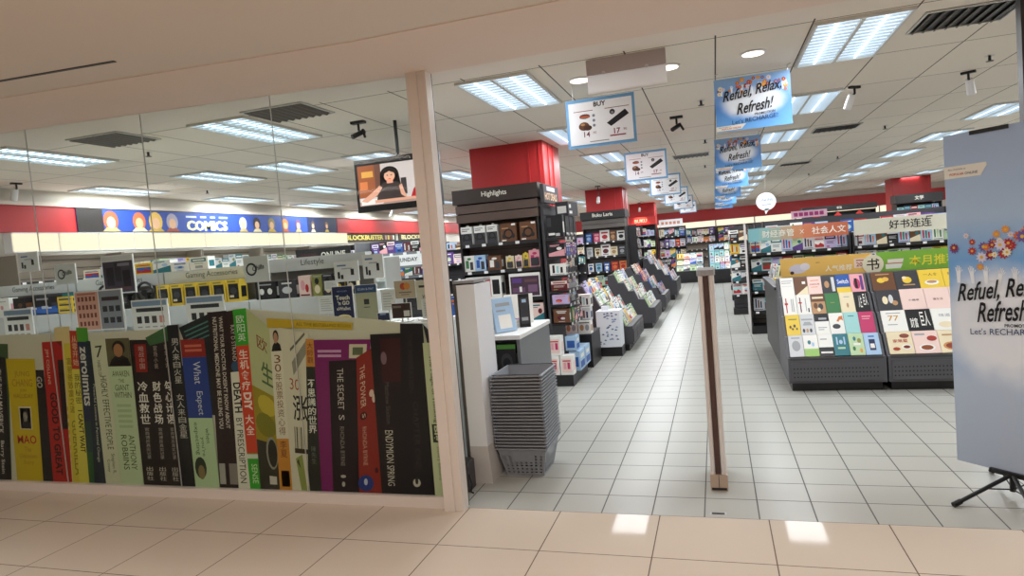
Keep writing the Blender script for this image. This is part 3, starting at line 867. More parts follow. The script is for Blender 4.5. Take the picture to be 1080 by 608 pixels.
# ------------------------------------------------------------------ merchandise
PAL = {'white': '#ecebe6', 'cream': '#e6d9b8', 'grey': '#9fa2a6', 'pale grey': '#cfd1d3', 'black': '#1d1c1f', 'charcoal': '#3d3d42', 'red': '#b3262b', 'pink': '#e3a3ab', 'blush': '#ecd0c8', 'magenta': '#c03a6a', 'orange': '#d9793a',
       'yellow': '#e6c544', 'olive': '#8d8f4a', 'green': '#3f7a4a', 'pale green': '#b9d3a9', 'teal': '#2f7580', 'aqua': '#9fd0d0', 'pale blue': '#a9c6e3', 'blue': '#2f5aa8', 'navy': '#222d55', 'purple': '#5f3f86', 'lilac': '#bfb0d8', 'brown': '#6a4630', 'tan': '#b98f66', 'maroon': '#5f2028'}
LIGHT = ['white', 'white', 'white', 'cream', 'pale grey', 'blush', 'pale blue', 'pale green', 'aqua', 'pink', 'yellow', 'lilac']
DARK = ['black', 'black', 'charcoal', 'navy', 'maroon', 'brown', 'teal', 'purple', 'blue', 'green', 'red']
MIXED = LIGHT + DARK + ['white', 'white', 'pale grey', 'orange', 'black', 'grey']

class Art:
    """a printed front: background colour name, drawing list, words that tell it apart"""
    n = 0
    def __init__(s, bg, els, words):
        s.bg, s.els, s.words = bg, els, words
        Art.n += 1
        s.id = Art.n

def rand_art(r, fam=MIXED):
    bg = r.choice(fam)
    dark = bg in DARK
    acc = r.choice([c for c in (LIGHT[:6] + ['yellow', 'orange', 'pink'] if dark else DARK + ['orange', 'teal', 'magenta', 'red']) if c != bg])
    ac2 = r.choice([c for c in PAL if c not in (bg, acc)])
    els, st = [], r.randrange(6)
    if st == 0:
        for k in range(r.choice((1, 2))):
            w = r.uniform(.25, .38)
            els.append(('r', .5 - w, .5 + w, .80 - k * .11, .87 - k * .11, acc))
        els.append(('e', r.uniform(.4, .6), .38, r.uniform(.2, .33), r.uniform(.15, .22), ac2))
        els.append(('e', r.uniform(.35, .6), r.uniform(.3, .42), .14, .09, acc))
        els.append(('r', .3, .7, .07, .1, acc))
        words = 'with %s round picture' % ac2
    elif st == 1:
        els += [('r', 0, 1, .68, 1, acc), ('r', .12, .88, .78, .88, bg), ('r', .15, .85, .5, .53, acc), ('r', .15, .75, .42, .45, acc), ('r', .15, .8, .34, .37, acc), ('r', .15, .4, .08, .16, ac2)]
        words = 'with %s top band' % acc
    elif st == 2:
        els += [('r', .08, .92, .1, .62, ac2), ('p', [(.08, .1), (.92, .1), (.92, .3), (.6, .48), (.4, .3), (.08, .42)], acc), ('r', .1, .9, .74, .82, acc), ('r', .2, .8, .88, .91, acc)]
        words = 'with %s picture panel' % ac2
    elif st == 3:
        for k in range(3):
            els.append(('r', .16 + .25 * k, .3 + .25 * k, .2, .9 - .1 * k, (acc, ac2, acc)[k]))
        els.append(('r', .1, .9, .06, .1, acc))
        words = 'with %s upright bars' % acc
    elif st == 4:
        els += [('p', [(0, 0), (1, 0), (1, .55), (0, .25)], acc), ('e', .68, .62, .17, .13, ac2), ('r', .1, .7, .86, .93, acc), ('r', .1, .5, .78, .81, acc)]
        words = 'with slanted %s base' % acc
    else:
        els += [('r', .1, .9, .62, .9, acc), ('r', .18, .82, .7, .82, bg), ('r', .25, .75, .46, .5, acc), ('r', .3, .7, .12, .32, ac2)]
        words = 'with framed %s title' % acc
    return Art(bg, els, words)

RA = random.Random(11)
ARTS = {'m': [rand_art(RA) for _ in range(46)], 'l': [rand_art(RA, LIGHT) for _ in range(34)], 'd': [rand_art(RA, DARK) for _ in range(24)]}

def paint(b, art, x0, x1, z0, z1, y):
    """print the art on a front face lying at y and looking towards -y"""
    def P(u, v, k):
        return (x0 + u * (x1 - x0), y - .0004 - k * .0003, z0 + v * (z1 - z0))
    for k, e in enumerate(art.els):
        c = PAL.get(e[-1], e[-1])
        if e[0] == 'r':
            _, a, b_, c0, d, _c = e
            b.poly([P(a, c0, k), P(b_, c0, k), P(b_, d, k), P(a, d, k)], c)
        elif e[0] == 'e':
            _, u, v, ru, rv, _c = e
            b.poly([P(u + ru * math.cos(6.2832 * q / 12), v + rv * math.sin(6.2832 * q / 12), k) for q in range(12)], c)
        elif e[0] == 'p':
            b.poly([P(u, v, k) for u, v in e[1]], c)
        elif e[0] == 't':
            _, body, a, b_, c0, d, _c = e
            o = P(a, c0, k)
            b.text(body, o, (1, 0, 0), (0, 0, 1), c, (b_ - a) * (x1 - x0), (d - c0) * (z1 - z0), .01, 0, True)

BOOKM = {}
def book_meshes(art, w, h, d):
    key = (art.id, round(w, 3), round(h, 3), round(d, 3))
    if key not in BOOKM:
        c = MB()
        col = PAL.get(art.bg, art.bg)
        w2, t = w / 2, .003
        c.box(-w2, w2, -d / 2, -d / 2 + t, 0, h, col).box(-w2, w2, d / 2 - t, d / 2, 0, h, col).box(-w2, -w2 + t, -d / 2 + t, d / 2 - t, 0, h, col)
        paint(c, art, -w2, w2, 0, h, -d / 2)
        p = MB().box(-w2 + t, w2 - .003, -d / 2 + t, d / 2 - t, .003, h - .003, M_PAGE)
        BOOKM[key] = (c.mesh('book'), p.mesh('pages'))
    return BOOKM[key]
CARTM = {}
def carton_mesh(kind, art, w, h, d):
    key = (kind, art.id, round(w, 3), round(h, 3), round(d, 3))
    if key not in CARTM:
        b = MB()
        col = PAL.get(art.bg, art.bg)
        w2 = w / 2
        if kind == 'hanging_pack':       # card with a punched tab and a blister
            b.box(-w2, w2, -.002, .002, 0, h, col)
            b.prism([(-w2 * .35, h), (w2 * .35, h), (w2 * .2, h * 1.07), (-w2 * .2, h * 1.07)], 'y', -.002, .002, col)
            paint(b, art, -w2, w2, 0, h, -.002)
            b.bevbox(-w2 * .7, w2 * .7, -d, -.0055, h * .1, h * .55, PAL['charcoal'] if art.bg in LIGHT else PAL['grey'], min(.006, d / 3))
        elif kind == 'headphone_box':
            b.box(-w2, w2, -d / 2, d / 2, 0, h, col)
            b.prism([(-w2 * .3, h), (w2 * .3, h), (w2 * .2, h * 1.1), (-w2 * .2, h * 1.1)], 'y', -.003, .003, col)
            paint(b, art, -w2, w2, 0, h, -d / 2)
            ring, r1, r2 = [], w * .3, w * .2
            y = -d / 2 - .0035
            for q in range(18):
                a0, a1 = 6.2832 * q / 18, 6.2832 * (q + 1) / 18
                b.poly([(r1 * math.cos(a0), y, h * .42 + r1 * math.sin(a0)), (r1 * math.cos(a1), y, h * .42 + r1 * math.sin(a1)), (r2 * math.cos(a1), y, h * .42 + r2 * math.sin(a1)), (r2 * math.cos(a0), y, h * .42 + r2 * math.sin(a0))], '#1a1718')
            for sx in (-1, 1):
                b.ell((sx * r1 * .95, y - .0005, h * .3), (w * .11, 0, 0), (0, 0, h * .13), '#2a2628', 12)
        else:
            b.box(-w2, w2, -d / 2, d / 2, 0, h, col)
            b.box(-w2 + .001, w2 - .001, -d / 2 + .001, d / 2 - .001, h, h + .0012, col)
            paint(b, art, -w2, w2, 0, h, -d / 2)
            for sx in (-1, 1):           # printed bar on both ends
                x = sx * (w2 + .0004)
                b.poly([(x, -d * .35, h * .2), (x, d * .35, h * .2), (x, d * .35, h * .7), (x, -d * .35, h * .7)], PAL.get(art.els[0][-1], '#888888') if art.els else '#d2d2d2')
        CARTM[key] = b.mesh(kind)
    return CARTM[key]

NOUN = {'book': 'book', 'carton': 'box', 'hanging_pack': 'hanging pack', 'headphone_box': 'headphone box', 'magazine': 'magazine', 'toy_box': 'toy box', 'notebook': 'notebook'}
USED = {}
def item(kind, art, w, h, d, where, group, loc, rotz=0.0, tilt=0.0, words=None, pages=True):
    if kind in ('book', 'magazine', 'notebook'):
        c, p = book_meshes(art, w, h, d)
        o = bpy.data.objects.new(kind, c)
        COL.objects.link(o)
        if pages:
            q = bpy.data.objects.new('pages', p)
            COL.objects.link(q)
            q.parent = o
    else:
        o = bpy.data.objects.new(kind, carton_mesh(kind, art, w, h, d))
        COL.objects.link(o)
    o.location, o.rotation_euler = loc, (-tilt, 0, rotz)
    lab = '%s %s %s, %s' % (art.bg if art.bg in PAL else 'printed', NOUN.get(kind, kind.replace('_', ' ')), words or art.words, where)
    n = len(lab.split())
    if n > 16:
        lab = '%s %s, %s' % (art.bg if art.bg in PAL else 'printed', NOUN.get(kind, kind), where)
    k = lab.lower()
    USED[k] = USED.get(k, 0) + 1
    return tag(o, lab, NOUN.get(kind, kind).split()[-1] if kind != 'headphone_box' else 'box', group)

RI = random.Random(5)
def row(kind, n, a, b_, z, where, group, fam='m', h=(.2, .24), w=None, d=.02, rotz=0.0, tilt=0.0, gap=.006, pages=False, lift=0.0, skip=0.0, start=0):
    """n items side by side on the line a -> b_ (world x,y), standing at height z; their fronts look along -y turned by rotz"""
    a, b_ = Vector(a), Vector(b_)
    L = (b_ - a).length
    u = (b_ - a) / L
    step = L / n
    for k in range(n):
        if RI.random() < skip:
            continue
        art = ARTS[fam][RI.randrange(len(ARTS[fam]))]
        ww = round(min(step - gap, w if w else step - gap), 2)
        ww = ww if ww <= step - .003 else step - .003
        hh = round(RI.uniform(*h), 2)
        p = a + u * (step * (k + .5))
        dd = d
        item(kind, art, ww, hh, dd, where % ORD[k + start], group, (p.x, p.y, z + lift), rotz, tilt, pages=pages)

# ------------------------------------------------------------------ shelving builders (front looks along local -y, local x centred)
def shelf_unit(name, label, cat, loc, rotz, w, d, top, shelves, frame=M_BLACK, back=M_SLAT, plinth=.12, header=None, group=None, edge=None, shelf_d=None, ends=True, back_top=None, slats=None, back_y=None):
    t = thing(name, label, cat, loc, rotz, group)
    w2 = w / 2
    bt = back_top or top
    dd, d = d, back_y or d
    b = MB().box(-w2 + .02, w2 - .02, d - .03, d, plinth, bt, back)
    for k in range(int((bt - plinth) / .12)):
        z = plinth + .06 + k * .12
        b.box(-w2 + .02, w2 - .02, d - .034, d - .03, z, z + .008, M_BLACK)
    b.build('back_panel', t)
    MB().box(-w2, w2, 0, dd, 0, plinth, frame).build('plinth', t)
    if ends:
        for x in (-w2, w2 - .02):
            MB().box(x, x + .02, .02, dd, plinth, bt, frame).build('side_panel', t)
    sd = shelf_d or d - .04
    for z in shelves:
        s = MB().box(-w2 + .021, w2 - .021, d - .035 - sd, d - .035, z - .025, z, frame)
        s.box(-w2 + .021, w2 - .021, d - .04 - sd, d - .035 - sd, z - .032, z + .006, edge or frame)
        if frame is not M_WHITE and frame is not M_BLUEGREY:
            for q in range(max(1, int(w / .21))):
                x = -w2 + .07 + q * .21
                s.box(x, x + .05, d - .0415 - sd, d - .04 - sd, z - .029, z + .003, M_WPLAST)
        s.build('shelf', t)
    if slats:
        sb = MB()
        z0, n = slats
        zt = header[0] - .004
        for k in range(n):
            za, zb = z0 + (zt - z0) * k / n, z0 + (zt - z0) * (k + 1) / n - .012
            sb.box(-w2 - .01, w2 + .01, 0, .3, za, zb, back)
        sb.build('slat_panel', t)
    if header:
        z0, z1, txt, mh, mt = header
        hb = MB().box(-w2 - .03, w2 + .03, -.03, dd, z0, z1, mh)
        if txt:
            hb.text(txt, (-w * .27, -.0315, z0 + (z1 - z0) * .3), (1, 0, 0), (0, 0, 1), mt, w * .54, (z1 - z0) * .45, .02)
        hb.build('header', t)
    return t

def step_table(name, label, loc, rotz, w, depth, tiers, z0, z1, frame, base_h, group=None, drawers=3, tread=.05):
    """stepped book table: tiers rise from z0 at the front to z1 at the back"""
    t = thing(name, label, 'display table', loc, rotz, group)
    w2 = w / 2
    MB().box(-w2 + .03, w2 - .03, .06, depth, 0, base_h * .28, M_BLACK).build('plinth', t)
    b = MB().box(-w2, w2, 0, depth, base_h * .28, base_h, frame)
    b.build('base', t)
    for k in range(drawers):
        xa = -w2 + .03 + k * (w - .06) / drawers
        xb = xa + (w - .06) / drawers - .02
        f = MB().box(xa, xb, -.012, 0, base_h * .36, base_h * .92, frame)
        for a in range(int((xb - xa) / .03)):
            for c in range(3):
                x, z = xa + .015 + a * .03, base_h * (.46 + .13 * c)
                f.box(x, x + .012, -.0135, -.012, z, z + .012, M_BPLAST)
        f.build('front_panel', t)
    prof = [(0, base_h), (0, z0)]
    pos = []
    for k in range(tiers):
        y0, y1 = depth * .86 * k / tiers, depth * .86 * (k + 1) / tiers
        z = z0 + (z1 - z0) * k / tiers
        zt = z0 + (z1 - z0) * (k + 1) / tiers
        prof += [(y0 + tread, z)]
        prof += [(y1, zt)]
        pos.append((y0 + tread - .032, z, math.atan2(y1 - y0 - tread, zt - z)))
    prof += [(depth, z1), (depth, base_h)]
    MB().prism(prof, 'x', -w2 + .02, w2 - .02, M_CHAR).build('tiers', t)
    for x in (-w2, w2 - .02):
        pr = [(0, base_h), (0, z0)] + prof[2:-2] + [(depth, z1), (depth, base_h)]
        MB().prism(pr, 'x', x, x + .02, frame).build('cheek', t)
    return t, pos

# ------------------------------------------------------------------ entrance: gates, baskets, roll-up banner
t = thing('security_gate', 'slim silver security gate with a brown centre strip standing alone in the entrance', 'security gate', (-.07, 4.19, 0))
def rr(x0, x1, y0, y1, n=6):
    """rounded footprint"""
    r = (x1 - x0) / 2
    cx = (x0 + x1) / 2
    return [(cx + r * math.cos(math.pi + math.pi * k / n), y0 + r + r * math.sin(math.pi + math.pi * k / n)) for k in range(n + 1)] + [(cx + r * math.cos(math.pi * k / n), y1 - r + r * math.sin(math.pi * k / n)) for k in range(n + 1)]
M_SILV = mat('satin silver', '#dedad8', 0.4, 0.1)
b = MB()
for xa, xb in ((-.047, -.018), (.014, .047)):
    b.prism(rr(xa, xb, 0.0, .36), 'z', .09, 1.345, M_SILV)
b.build('side_rail', t, smooth=False)
MB().box(-.018, .014, .006, .354, .09, 1.345, mat('brown panel', '#4a3430', 0.35)).build('centre_panel', t)
MB().prism(rr(-.055, .055, -.008, .368), 'z', 1.345, 1.38, mat('grey cap', '#9b9b9d', 0.4)).build('cap', t)
b = MB().box(-.052, .052, -.012, .38, 0, .10, mat('beige foot', '#b9a593', 0.4, 0.2))
b.box(-.045, .045, -.016, -.012, .006, .02, M_BLACK).box(-.002, .002, -.0135, -.012, .02, .1, M_CHAR)
b.build('foot', t)
t = thing('security_gate', 'white panelled security gate beside the stack of grey baskets', 'security gate', (-1.66, 4.2, 0))
b = MB().prism([(-.06, 0), (.07, 0), (.07, .34), (-.06, .34)], 'z', .16, 1.39, mat('gate white', '#eceef3', 0.35))
b.build('panel', t)
MB().box(-.085, -.06, .0, .345, .03, 1.40, mat('gate edge', '#57524e', 0.4, 0.2)).build('edge_rail', t)
MB().prism([(-.085, -.002), (.072, -.002), (.072, .346), (-.085, .346)], 'z', 1.40, 1.42, mat('grey cap', '#9b9b9d')).build('cap', t)
MB().loft([[(-.058, -.006, 0), (.09, -.006, 0), (.09, .345, 0), (-.058, .345, 0)], [(-.058, -.006, .12), (.082, -.006, .12), (.082, .345, .12), (-.058, .345, .12)], [(-.058, -.001, .26), (.071, -.001, .26), (.071, .341, .26), (-.058, .341, .26)]], mat('gate foot', '#c9c4c0', 0.35)).build('foot', t)

# shopping baskets
M_BASK = mat('grey basket plastic', '#8b8f96', 0.45)
def basket_bm():
    b = MB()
    H = .205
    rings = []
    bw, bd, tw, td, th = .137, .15, .178, .20, .004
    def pt(side, s, z):
        f = z / H
        hw, hd = bw + (tw - bw) * f, bd + (td - bd) * f
        return {'f': (s * hw, -hd, z), 'b': (-s * hw, hd, z), 'r': (hw, s * hd, z), 'l': (-hw, -s * hd, z)}[side]
    slots = ((.02, .053), (.067, .1), (.114, .15))
    for side in 'fbrl':
        zs = [0.0]
        for a, c in slots:
            zs += [a, c]
        zs.append(H)
        cols = 8
        nx = 2 * cols + 1
        for zi in range(len(zs) - 1):
            z0, z1 = zs[zi], zs[zi + 1]
            if zi % 2 == 0:
                b.poly([pt(side, -1, z0), pt(side, 1, z0), pt(side, 1, z1), pt(side, -1, z1)], M_BASK)
            else:
                for c in range(nx):
                    s0, s1 = -1 + 2 * c / nx, -1 + 2 * (c + 1) / nx
                    mid = zi == 5 and abs((s0 + s1) / 2) < .42
                    if c % 2 == 0 or mid:
                        b.poly([pt(side, s0, z0), pt(side, s1, z0), pt(side, s1, z1), pt(side, s0, z1)], M_BASK)
    b.poly([(-bw, -bd, 0.001), (bw, -bd, 0.001), (bw, bd, 0.001), (-bw, bd, 0.001)], M_BASK)
    rim = MB()
    o, i_ = [(-tw - .012, -td - .012), (tw + .012, -td - .012), (tw + .012, td + .012), (-tw - .012, td + .012)], [(-tw, -td), (tw, -td), (tw, td), (-tw, td)]
    for k in range(4):
        k2 = (k + 1) % 4
        rim.hexa([(*o[k], H - .006), (*o[k2], H - .006), (*i_[k2], H - .006), (*i_[k], H - .006), (*o[k], H + .004), (*o[k2], H + .004), (*i_[k2], H + .004), (*i_[k], H + .004)], M_BASK)
    hd = []
    for s in (-1, 1):
        hd.append(MB())
        y = s * (td + .006)
        hd[-1].tube([(-tw + .006, y, H + .006), (-tw + .02, y, H + .009), (tw - .02, y, H + .009), (tw - .006, y, H + .006)], .004, M_CHAR, 6)
    return b, rim, hd
bb, br, bh = basket_bm()
first = None
NB = 23
for k in range(NB):
    lab = ('grey plastic shopping basket at the bottom of the stack' if k == 0 else 'grey plastic shopping basket on top of the stack' if k == NB - 1 else 'grey plastic shopping basket, %s from the bottom of the stack' % ORD[k])
    z = .002 + .0235 * k
    j = 0.0006 * math.sin(k * 2.3)
    if first is None:
        first = thing('shopping_basket', lab, 'basket', (-1.385, 4.52, z), 0, 'stacked grey shopping baskets')
        bb.build('body', first)
        br.build('rim', first)
        for q in bh:
            q.build('handle', first)
    else:
        copy_tree(first, (-1.385 + j, 4.52 + j, z), lab)

# small dark box on the floor behind the mullion
t = thing('cable_box', 'small dark box with a cable on the floor behind the cream mullion', 'box', (-1.73, 4.02, 0))
MB().bevbox(-.05, .05, 0, .14, 0, .2, M_CHAR, .008).build('casing', t)
MB().tube([(.051, .02, .12), (.075, .0, .06), (.07, -.02, .012), (.09, -.02, .006)], .006, M_BPLAST, 6).build('cable', t)

tag(MB().box(-.035, .035, -.008, .008, 0.0005, .003, M_BPLAST).box(-.045, .045, -.02, .02, 0, .0006, M_STEEL).build('floor_lock', None, (-.08, 3.83, 0)), 'small black floor lock slot in the tiles before the lone security gate', 'floor lock')

# roll-up banner on a folding stand
ang = math.atan2(-.28, .24)
t = thing('rollup_banner', 'tall pale blue promotion banner on a black tripod stand', 'banner', (1.30, 4.45, 0), ang)
M_SKY2 = sky_print('printed pale sky', .28, .97, .36, .34, [(0, '#a9b6c9'), (.25, '#b4c4da'), (.5, '#7fb0e2'), (.62, '#6fa6de'), (.75, '#a9c2e0'), (1, '#a3b6d3')], .13, 2.05)
BW = .56
b = MB().box(0, BW, -.0015, .0015, .13, 2.05, M_SKY2)
promo_art(b, .0, 1.05, BW, -.002, random.Random(9), 1.06, .40, .07, .2, 1.6, .048, 1.3)
b.build('sheet', t)
b = MB().poly([(.0, -.003, 1.80), (.20, -.003, 1.80), (.235, -.003, 1.855), (.23, -.003, 1.87), (.0, -.003, 1.87)], WH)
b.text('Also Available at', (.02, -.0035, 1.845), (1, 0, 0), (0, 0, 1), '#55506a', .1, .013).text('POPULAR', (.03, -.0035, 1.815), (1, 0, 0), (0, 0, 1), '#c2412f', .08, .015, .02).text('ONLINE', (.115, -.0035, 1.815), (1, 0, 0), (0, 0, 1), '#55506a', .07, .015, .02)
b.build('corner_label', t)
MB().box(.15, .35, -.008, .006, 2.03, 2.052, M_BPLAST).build('top_clip', t)
cx = .30
b = MB().box(cx - .11, cx + .11, -.02, .02, .115, .14, M_BPLAST)
b.build('bottom_clip', t)
MB().tube([(cx, 0, .125), (cx, 0, .03)], .016, M_BPLAST, 10).build('pole', t)
MB().tube([(cx, .012, .13), (cx, .02, 2.04)], .008, M_BPLAST, 8).build('rod', t)
for a in (208, 266, 28, 86):
    d = Vector((math.cos(math.radians(a) - ang), math.sin(math.radians(a) - ang), 0))
    c = Vector((cx, 0, .12))
    e = c + d * .39 - Vector((0, 0, .107))
    lg = MB().tube([c + d * .02, e], .011, M_BPLAST, 8)
    lg.tube([e - (e - c).normalized() * .05, e], .015, M_BPLAST, 8)
    o = lg.build('leg', t)
    MB().tube([c.lerp(e, .45), Vector((cx, 0, .04))], .004, M_BPLAST, 6).build('brace', o)

# ------------------------------------------------------------------ first pillar shelf ("Highlights")
t = shelf_unit('feature_shelf', 'dark pillar shelf with Highlights header beside the entrance', 'display shelf', (-2.44, 7.4, 0), 0, 1.0, .62, 2.18, [1.70, 1.375, 1.03, .70, .40], M_BLACK, M_SLAT, .12, (2.19, 2.36, 'Highlights', mat('header brown', '#3c302b', 0.4), WH), 'dark shelves around the red pillars', None, .24, True, 2.19, (1.97, 2), .3)
gp = 'boxes on the first pillar shelf'
HP = Art('white', [('r', 0, 1, .0, .62, 'charcoal'), ('r', .1, .8, .84, .9, 'grey'), ('r', .1, .6, .75, .79, 'maroon')], 'with dark headphones picture')
HB = Art('brown', [('r', .7, .95, .86, .97, 'white'), ('r', .08, .35, .04, .1, 'white'), ('r', .1, .5, .7, .76, 'tan')], 'with looped cable picture')
for k, (x, w, a) in enumerate(((-2.845, .14, HP), (-2.68, .14, HP), (-2.52, .13, HP), (-2.32, .2, HB), (-2.075, .2, HB))):
    item('headphone_box', a, w, .215, .12, '%s along the top row of the Highlights shelf' % ORD[k], gp, (x, 7.48 + .01 * (k % 2), 1.706))
for k, (x, w, h, bg, wd) in enumerate(((-2.85, .13, .19, 'white', 'with green print'), (-2.71, .14, .19, 'pale blue', 'with blue figures'), (-2.53, .17, .17, 'brown', 'with white caps'), (-2.35, .1, .15, 'cream', 'with plain front'), (-2.24, .09, .15, 'blush', 'with plain front'), (-2.15, .07, .17, 'yellow', 'with dark mark'), (-2.04, .14, .2, 'pink', 'with pink loop'))):
    acc = {'white': 'green', 'pale blue': 'blue', 'brown': 'white', 'cream': 'yellow', 'blush': 'pink', 'yellow': 'olive', 'pink': 'magenta'}[bg]
    a = Art(bg, [('r', .15, .45, .2, .7, acc), ('r', .55, .85, .1, .6, 'charcoal' if k < 3 else acc), ('e', .5, .8, .2, .08, acc)], wd)
    item('carton' if k < 3 else 'hanging_pack', a, w, h, .1 if k < 3 else .02, '%s along the second row of the Highlights shelf' % ORD[k], gp, (x, 7.5, 1.382))
a = Art('white', [('r', .06, .5, .55, .9, 'charcoal'), ('r', .55, .7, .1, .9, 'red'), ('r', .1, .5, .1, .45, 'tan'), ('r', .75, .95, .2, .85, 'black')], 'with red and dark pictures')
item('carton', a, .44, .27, .16, 'left half of the third row of the Highlights shelf', gp, (-2.68, 7.5, 1.038))
a = Art('white', [('r', .04, .96, .04, .88, '#4a3546'), ('r', .1, .4, .6, .8, 'purple'), ('r', .5, .9, .62, .74, '#6a4a50'), ('r', .1, .5, .2, .4, '#6b4a6a'), ('r', .32, .4, .22, .44, 'white'), ('r', .6, .9, .2, .5, '#7a5a78')], 'with purple gaming picture')
item('carton', a, .38, .28, .14, 'right half of the third row of the Highlights shelf', gp, (-2.17, 7.5, 1.038))
row('carton', 6, (-2.9, 7.5), (-1.96, 7.5), .706, '%s along the fourth row of the Highlights shelf', gp, 'l', (.2, .27), d=.12)

# its side facing the aisle
t = shelf_unit('feature_shelf', 'tall side shelf of black boxes and packs turned to the aisle', 'display shelf', (-1.64, 7.78, 0), math.radians(90), .74, .27, 2.10, [1.70, 1.48, 1.26, 1.08, .92, .70], M_BLACK, M_CHAR, .12, None, 'dark shelves around the red pillars', None, .22, False)
b = MB().box(-.02, .02, -.35, .40, 2.12, 2.33, M_CHAR)
b.text('HOT DEALS', (.0215, -.3, 2.15), (0, 1, 0), (0, 0, 1), '#f0c7a0', .6, .09, .03).poly([(.0215, -.2, 2.26), (.0215, .2, 2.26), (.0215, .2, 2.31), (.0215, -.2, 2.31)], '#d8cfe6')
tag(b.build('sale_sign', None, (-1.86, 7.72, 0)), 'dark HOT DEALS sign board at the corner of the Highlights shelf', 'sign')
gp = 'goods on the side of the first pillar shelf'
A90 = math.radians(90)
BLK = Art('black', [('r', .1, .5, .1, .2, 'white'), ('r', .55, .8, .05, .18, 'pale grey'), ('r', .05, .3, .5, .9, 'charcoal')], 'with white corner labels')
item('carton', Art('charcoal', [('r', .1, .3, .55, .8, 'white'), ('r', .1, .4, .15, .35, 'white')], 'with white labels'), .36, .17, .16, 'lying on top of the aisle side shelf', gp, (-1.70, 7.9, 1.955), A90 - .12)
item('carton', BLK, .19, .25, .1, 'at the corner of the top row of the aisle side shelf', gp, (-1.755, 7.47, 1.708))
for k, (y, w) in enumerate(((7.64, .2), (7.86, .2), (8.06, .14))):
    item('carton', BLK, w, .24, .14, '%s on the top row of the aisle side shelf' % ORD[k], gp, (-1.72, y, 1.708), A90)
def siderow(n, z, fam, h, where, kind='hanging_pack', d=.03):
    item('carton', ARTS[fam][(n * 5 + int(z * 10)) % len(ARTS[fam])], .19, min(h) + .01, .08, 'at the corner of the ' + where, gp, (-1.755, 7.46, z + .002))
    row(kind, n, (-1.71, 7.52), (-1.71, 8.12), z, '%s on the ' + where, gp, fam, h, d=d, rotz=A90)
siderow(5, 1.486, 'd', (.13, .15), 'second row of the aisle side shelf', 'carton', .1)
siderow(7, 1.266, 'l', (.12, .155), 'third row of the aisle side shelf')
siderow(7, 1.086, 'd', (.1, .125), 'fourth row of the aisle side shelf')
siderow(6, .926, 'm', (.1, .12), 'fifth row of the aisle side shelf')
siderow(4, .708, 'd', (.15, .165), 'sixth row of the aisle side shelf', 'carton', .12)
PW = Art('white', [('r', .12, .88, .12, .85, 'blush'), ('r', .25, .45, .3, .65, 'pink'), ('r', .55, .75, .3, .65, 'magenta'), ('r', .2, .8, .7, .76, 'red')], 'with pink figures')
PB = Art('pale blue', [('r', .1, .9, .1, .45, 'blue'), ('r', .2, .8, .6, .8, 'white')], 'with blue waves')
for k, (x, y, z, w, h, a, rz) in enumerate(((-1.86, 7.32, .13, .15, .22, PW, 0), (-1.70, 7.32, .13, .15, .22, PW, 0), (-1.83, 7.33, .355, .16, .22, PW, 0), (-1.66, 7.66, .125, .3, .23, PB, A90), (-1.66, 8.0, .125, .3, .23, PB, A90), (-1.69, 7.6, .366, .2, .17, PB, A90))):
    item('carton', a, w, h, .13, ('%s box of the pile at the foot of the Highlights shelf' % ORD[k]), gp, (x, y, z), rz)
tag(MB().box(-1.94, -1.63, 7.24, 7.4, 0, .128, M_BLACK).build('plinth_block'), 'low black plinth under the pink boxes by the Highlights shelf', 'plinth')

# low cabinet with a white top behind the baskets
t = thing('display_cabinet', 'grey display cabinet with a white top behind the shopping baskets', 'cabinet', (-2.05, 4.86, 0))
CW = .55
MB().box(-CW, CW, .05, .92, 0, .1, M_BLACK).build('plinth', t)
MB().box(CW - .025, CW, 0, .95, .1, .905, mat('slate end panel', '#6f7276', 0.45)).build('end_panel', t)
MB().box(-CW, -CW + .025, 0, .95, .1, .905, mat('slate end panel')).build('end_panel', t)
MB().box(-CW + .025, CW - .025, .12, .95, .1, .905, M_BLACK).build('carcass', t)
MB().bevbox(-CW - .01, CW + .01, -.015, .97, .905, .94, M_WHITE, .004).build('top', t)
for z in (.28, .58):
    MB().box(-CW + .025, CW - .025, 0, .12, z, z + .03, mat('green shelf edge', '#5f9a44', 0.4)).build('shelf', t)
gp = 'gaming packs in the grey cabinet'
GP = Art('black', [('r', 0, 1, .86, 1, '#4f8a35'), ('e', .5, .45, .3, .28, '#d8d6b0'), ('e', .5, .45, .18, .17, 'black'), ('r', .75, .95, .4, .7, '#9ab86a'), ('r', .1, .4, .08, .14, 'grey')], 'with pale headset and green band')
GQ = Art('black', [('r', 0, 1, .86, 1, '#4f8a35'), ('e', .5, .45, .32, .28, '#3a3a40'), ('e', .5, .4, .2, .18, 'black'), ('r', .1, .9, .06, .12, 'grey')], 'with dark headset and green band')
for r_, z in ((('top', .612), ('middle', .312))):
    for k in range(6):
        item('carton', (GP, GQ)[(k + (r_ != 'top')) % 2], .155, .25, .07, '%s in the %s row of the grey cabinet' % (ORD[k], r_), gp, (-2.475 + k * .17, 4.92, z))
for k in range(4):
    item('carton', Art('white', [('r', .1, .9, .1, .2, 'grey'), ('r', .2, .6, .5, .8, 'pale grey')], 'with grey stripe'), .22, .16, .07, '%s in the bottom row of the grey cabinet' % ORD[k], gp, (-2.45 + k * .25, 4.92, .102))
gp = 'goods standing on the white cabinet top'
TZ = .9405
item('book', Art('white', [('r', .1, .9, .1, .9, 'charcoal'), ('r', .1, .35, .1, .9, 'pale grey')], 'with dark screen picture'), .2, .27, .03, 'nearest the gate on the white cabinet top', gp, (-1.78, 4.98, TZ + .003), .9, .2)
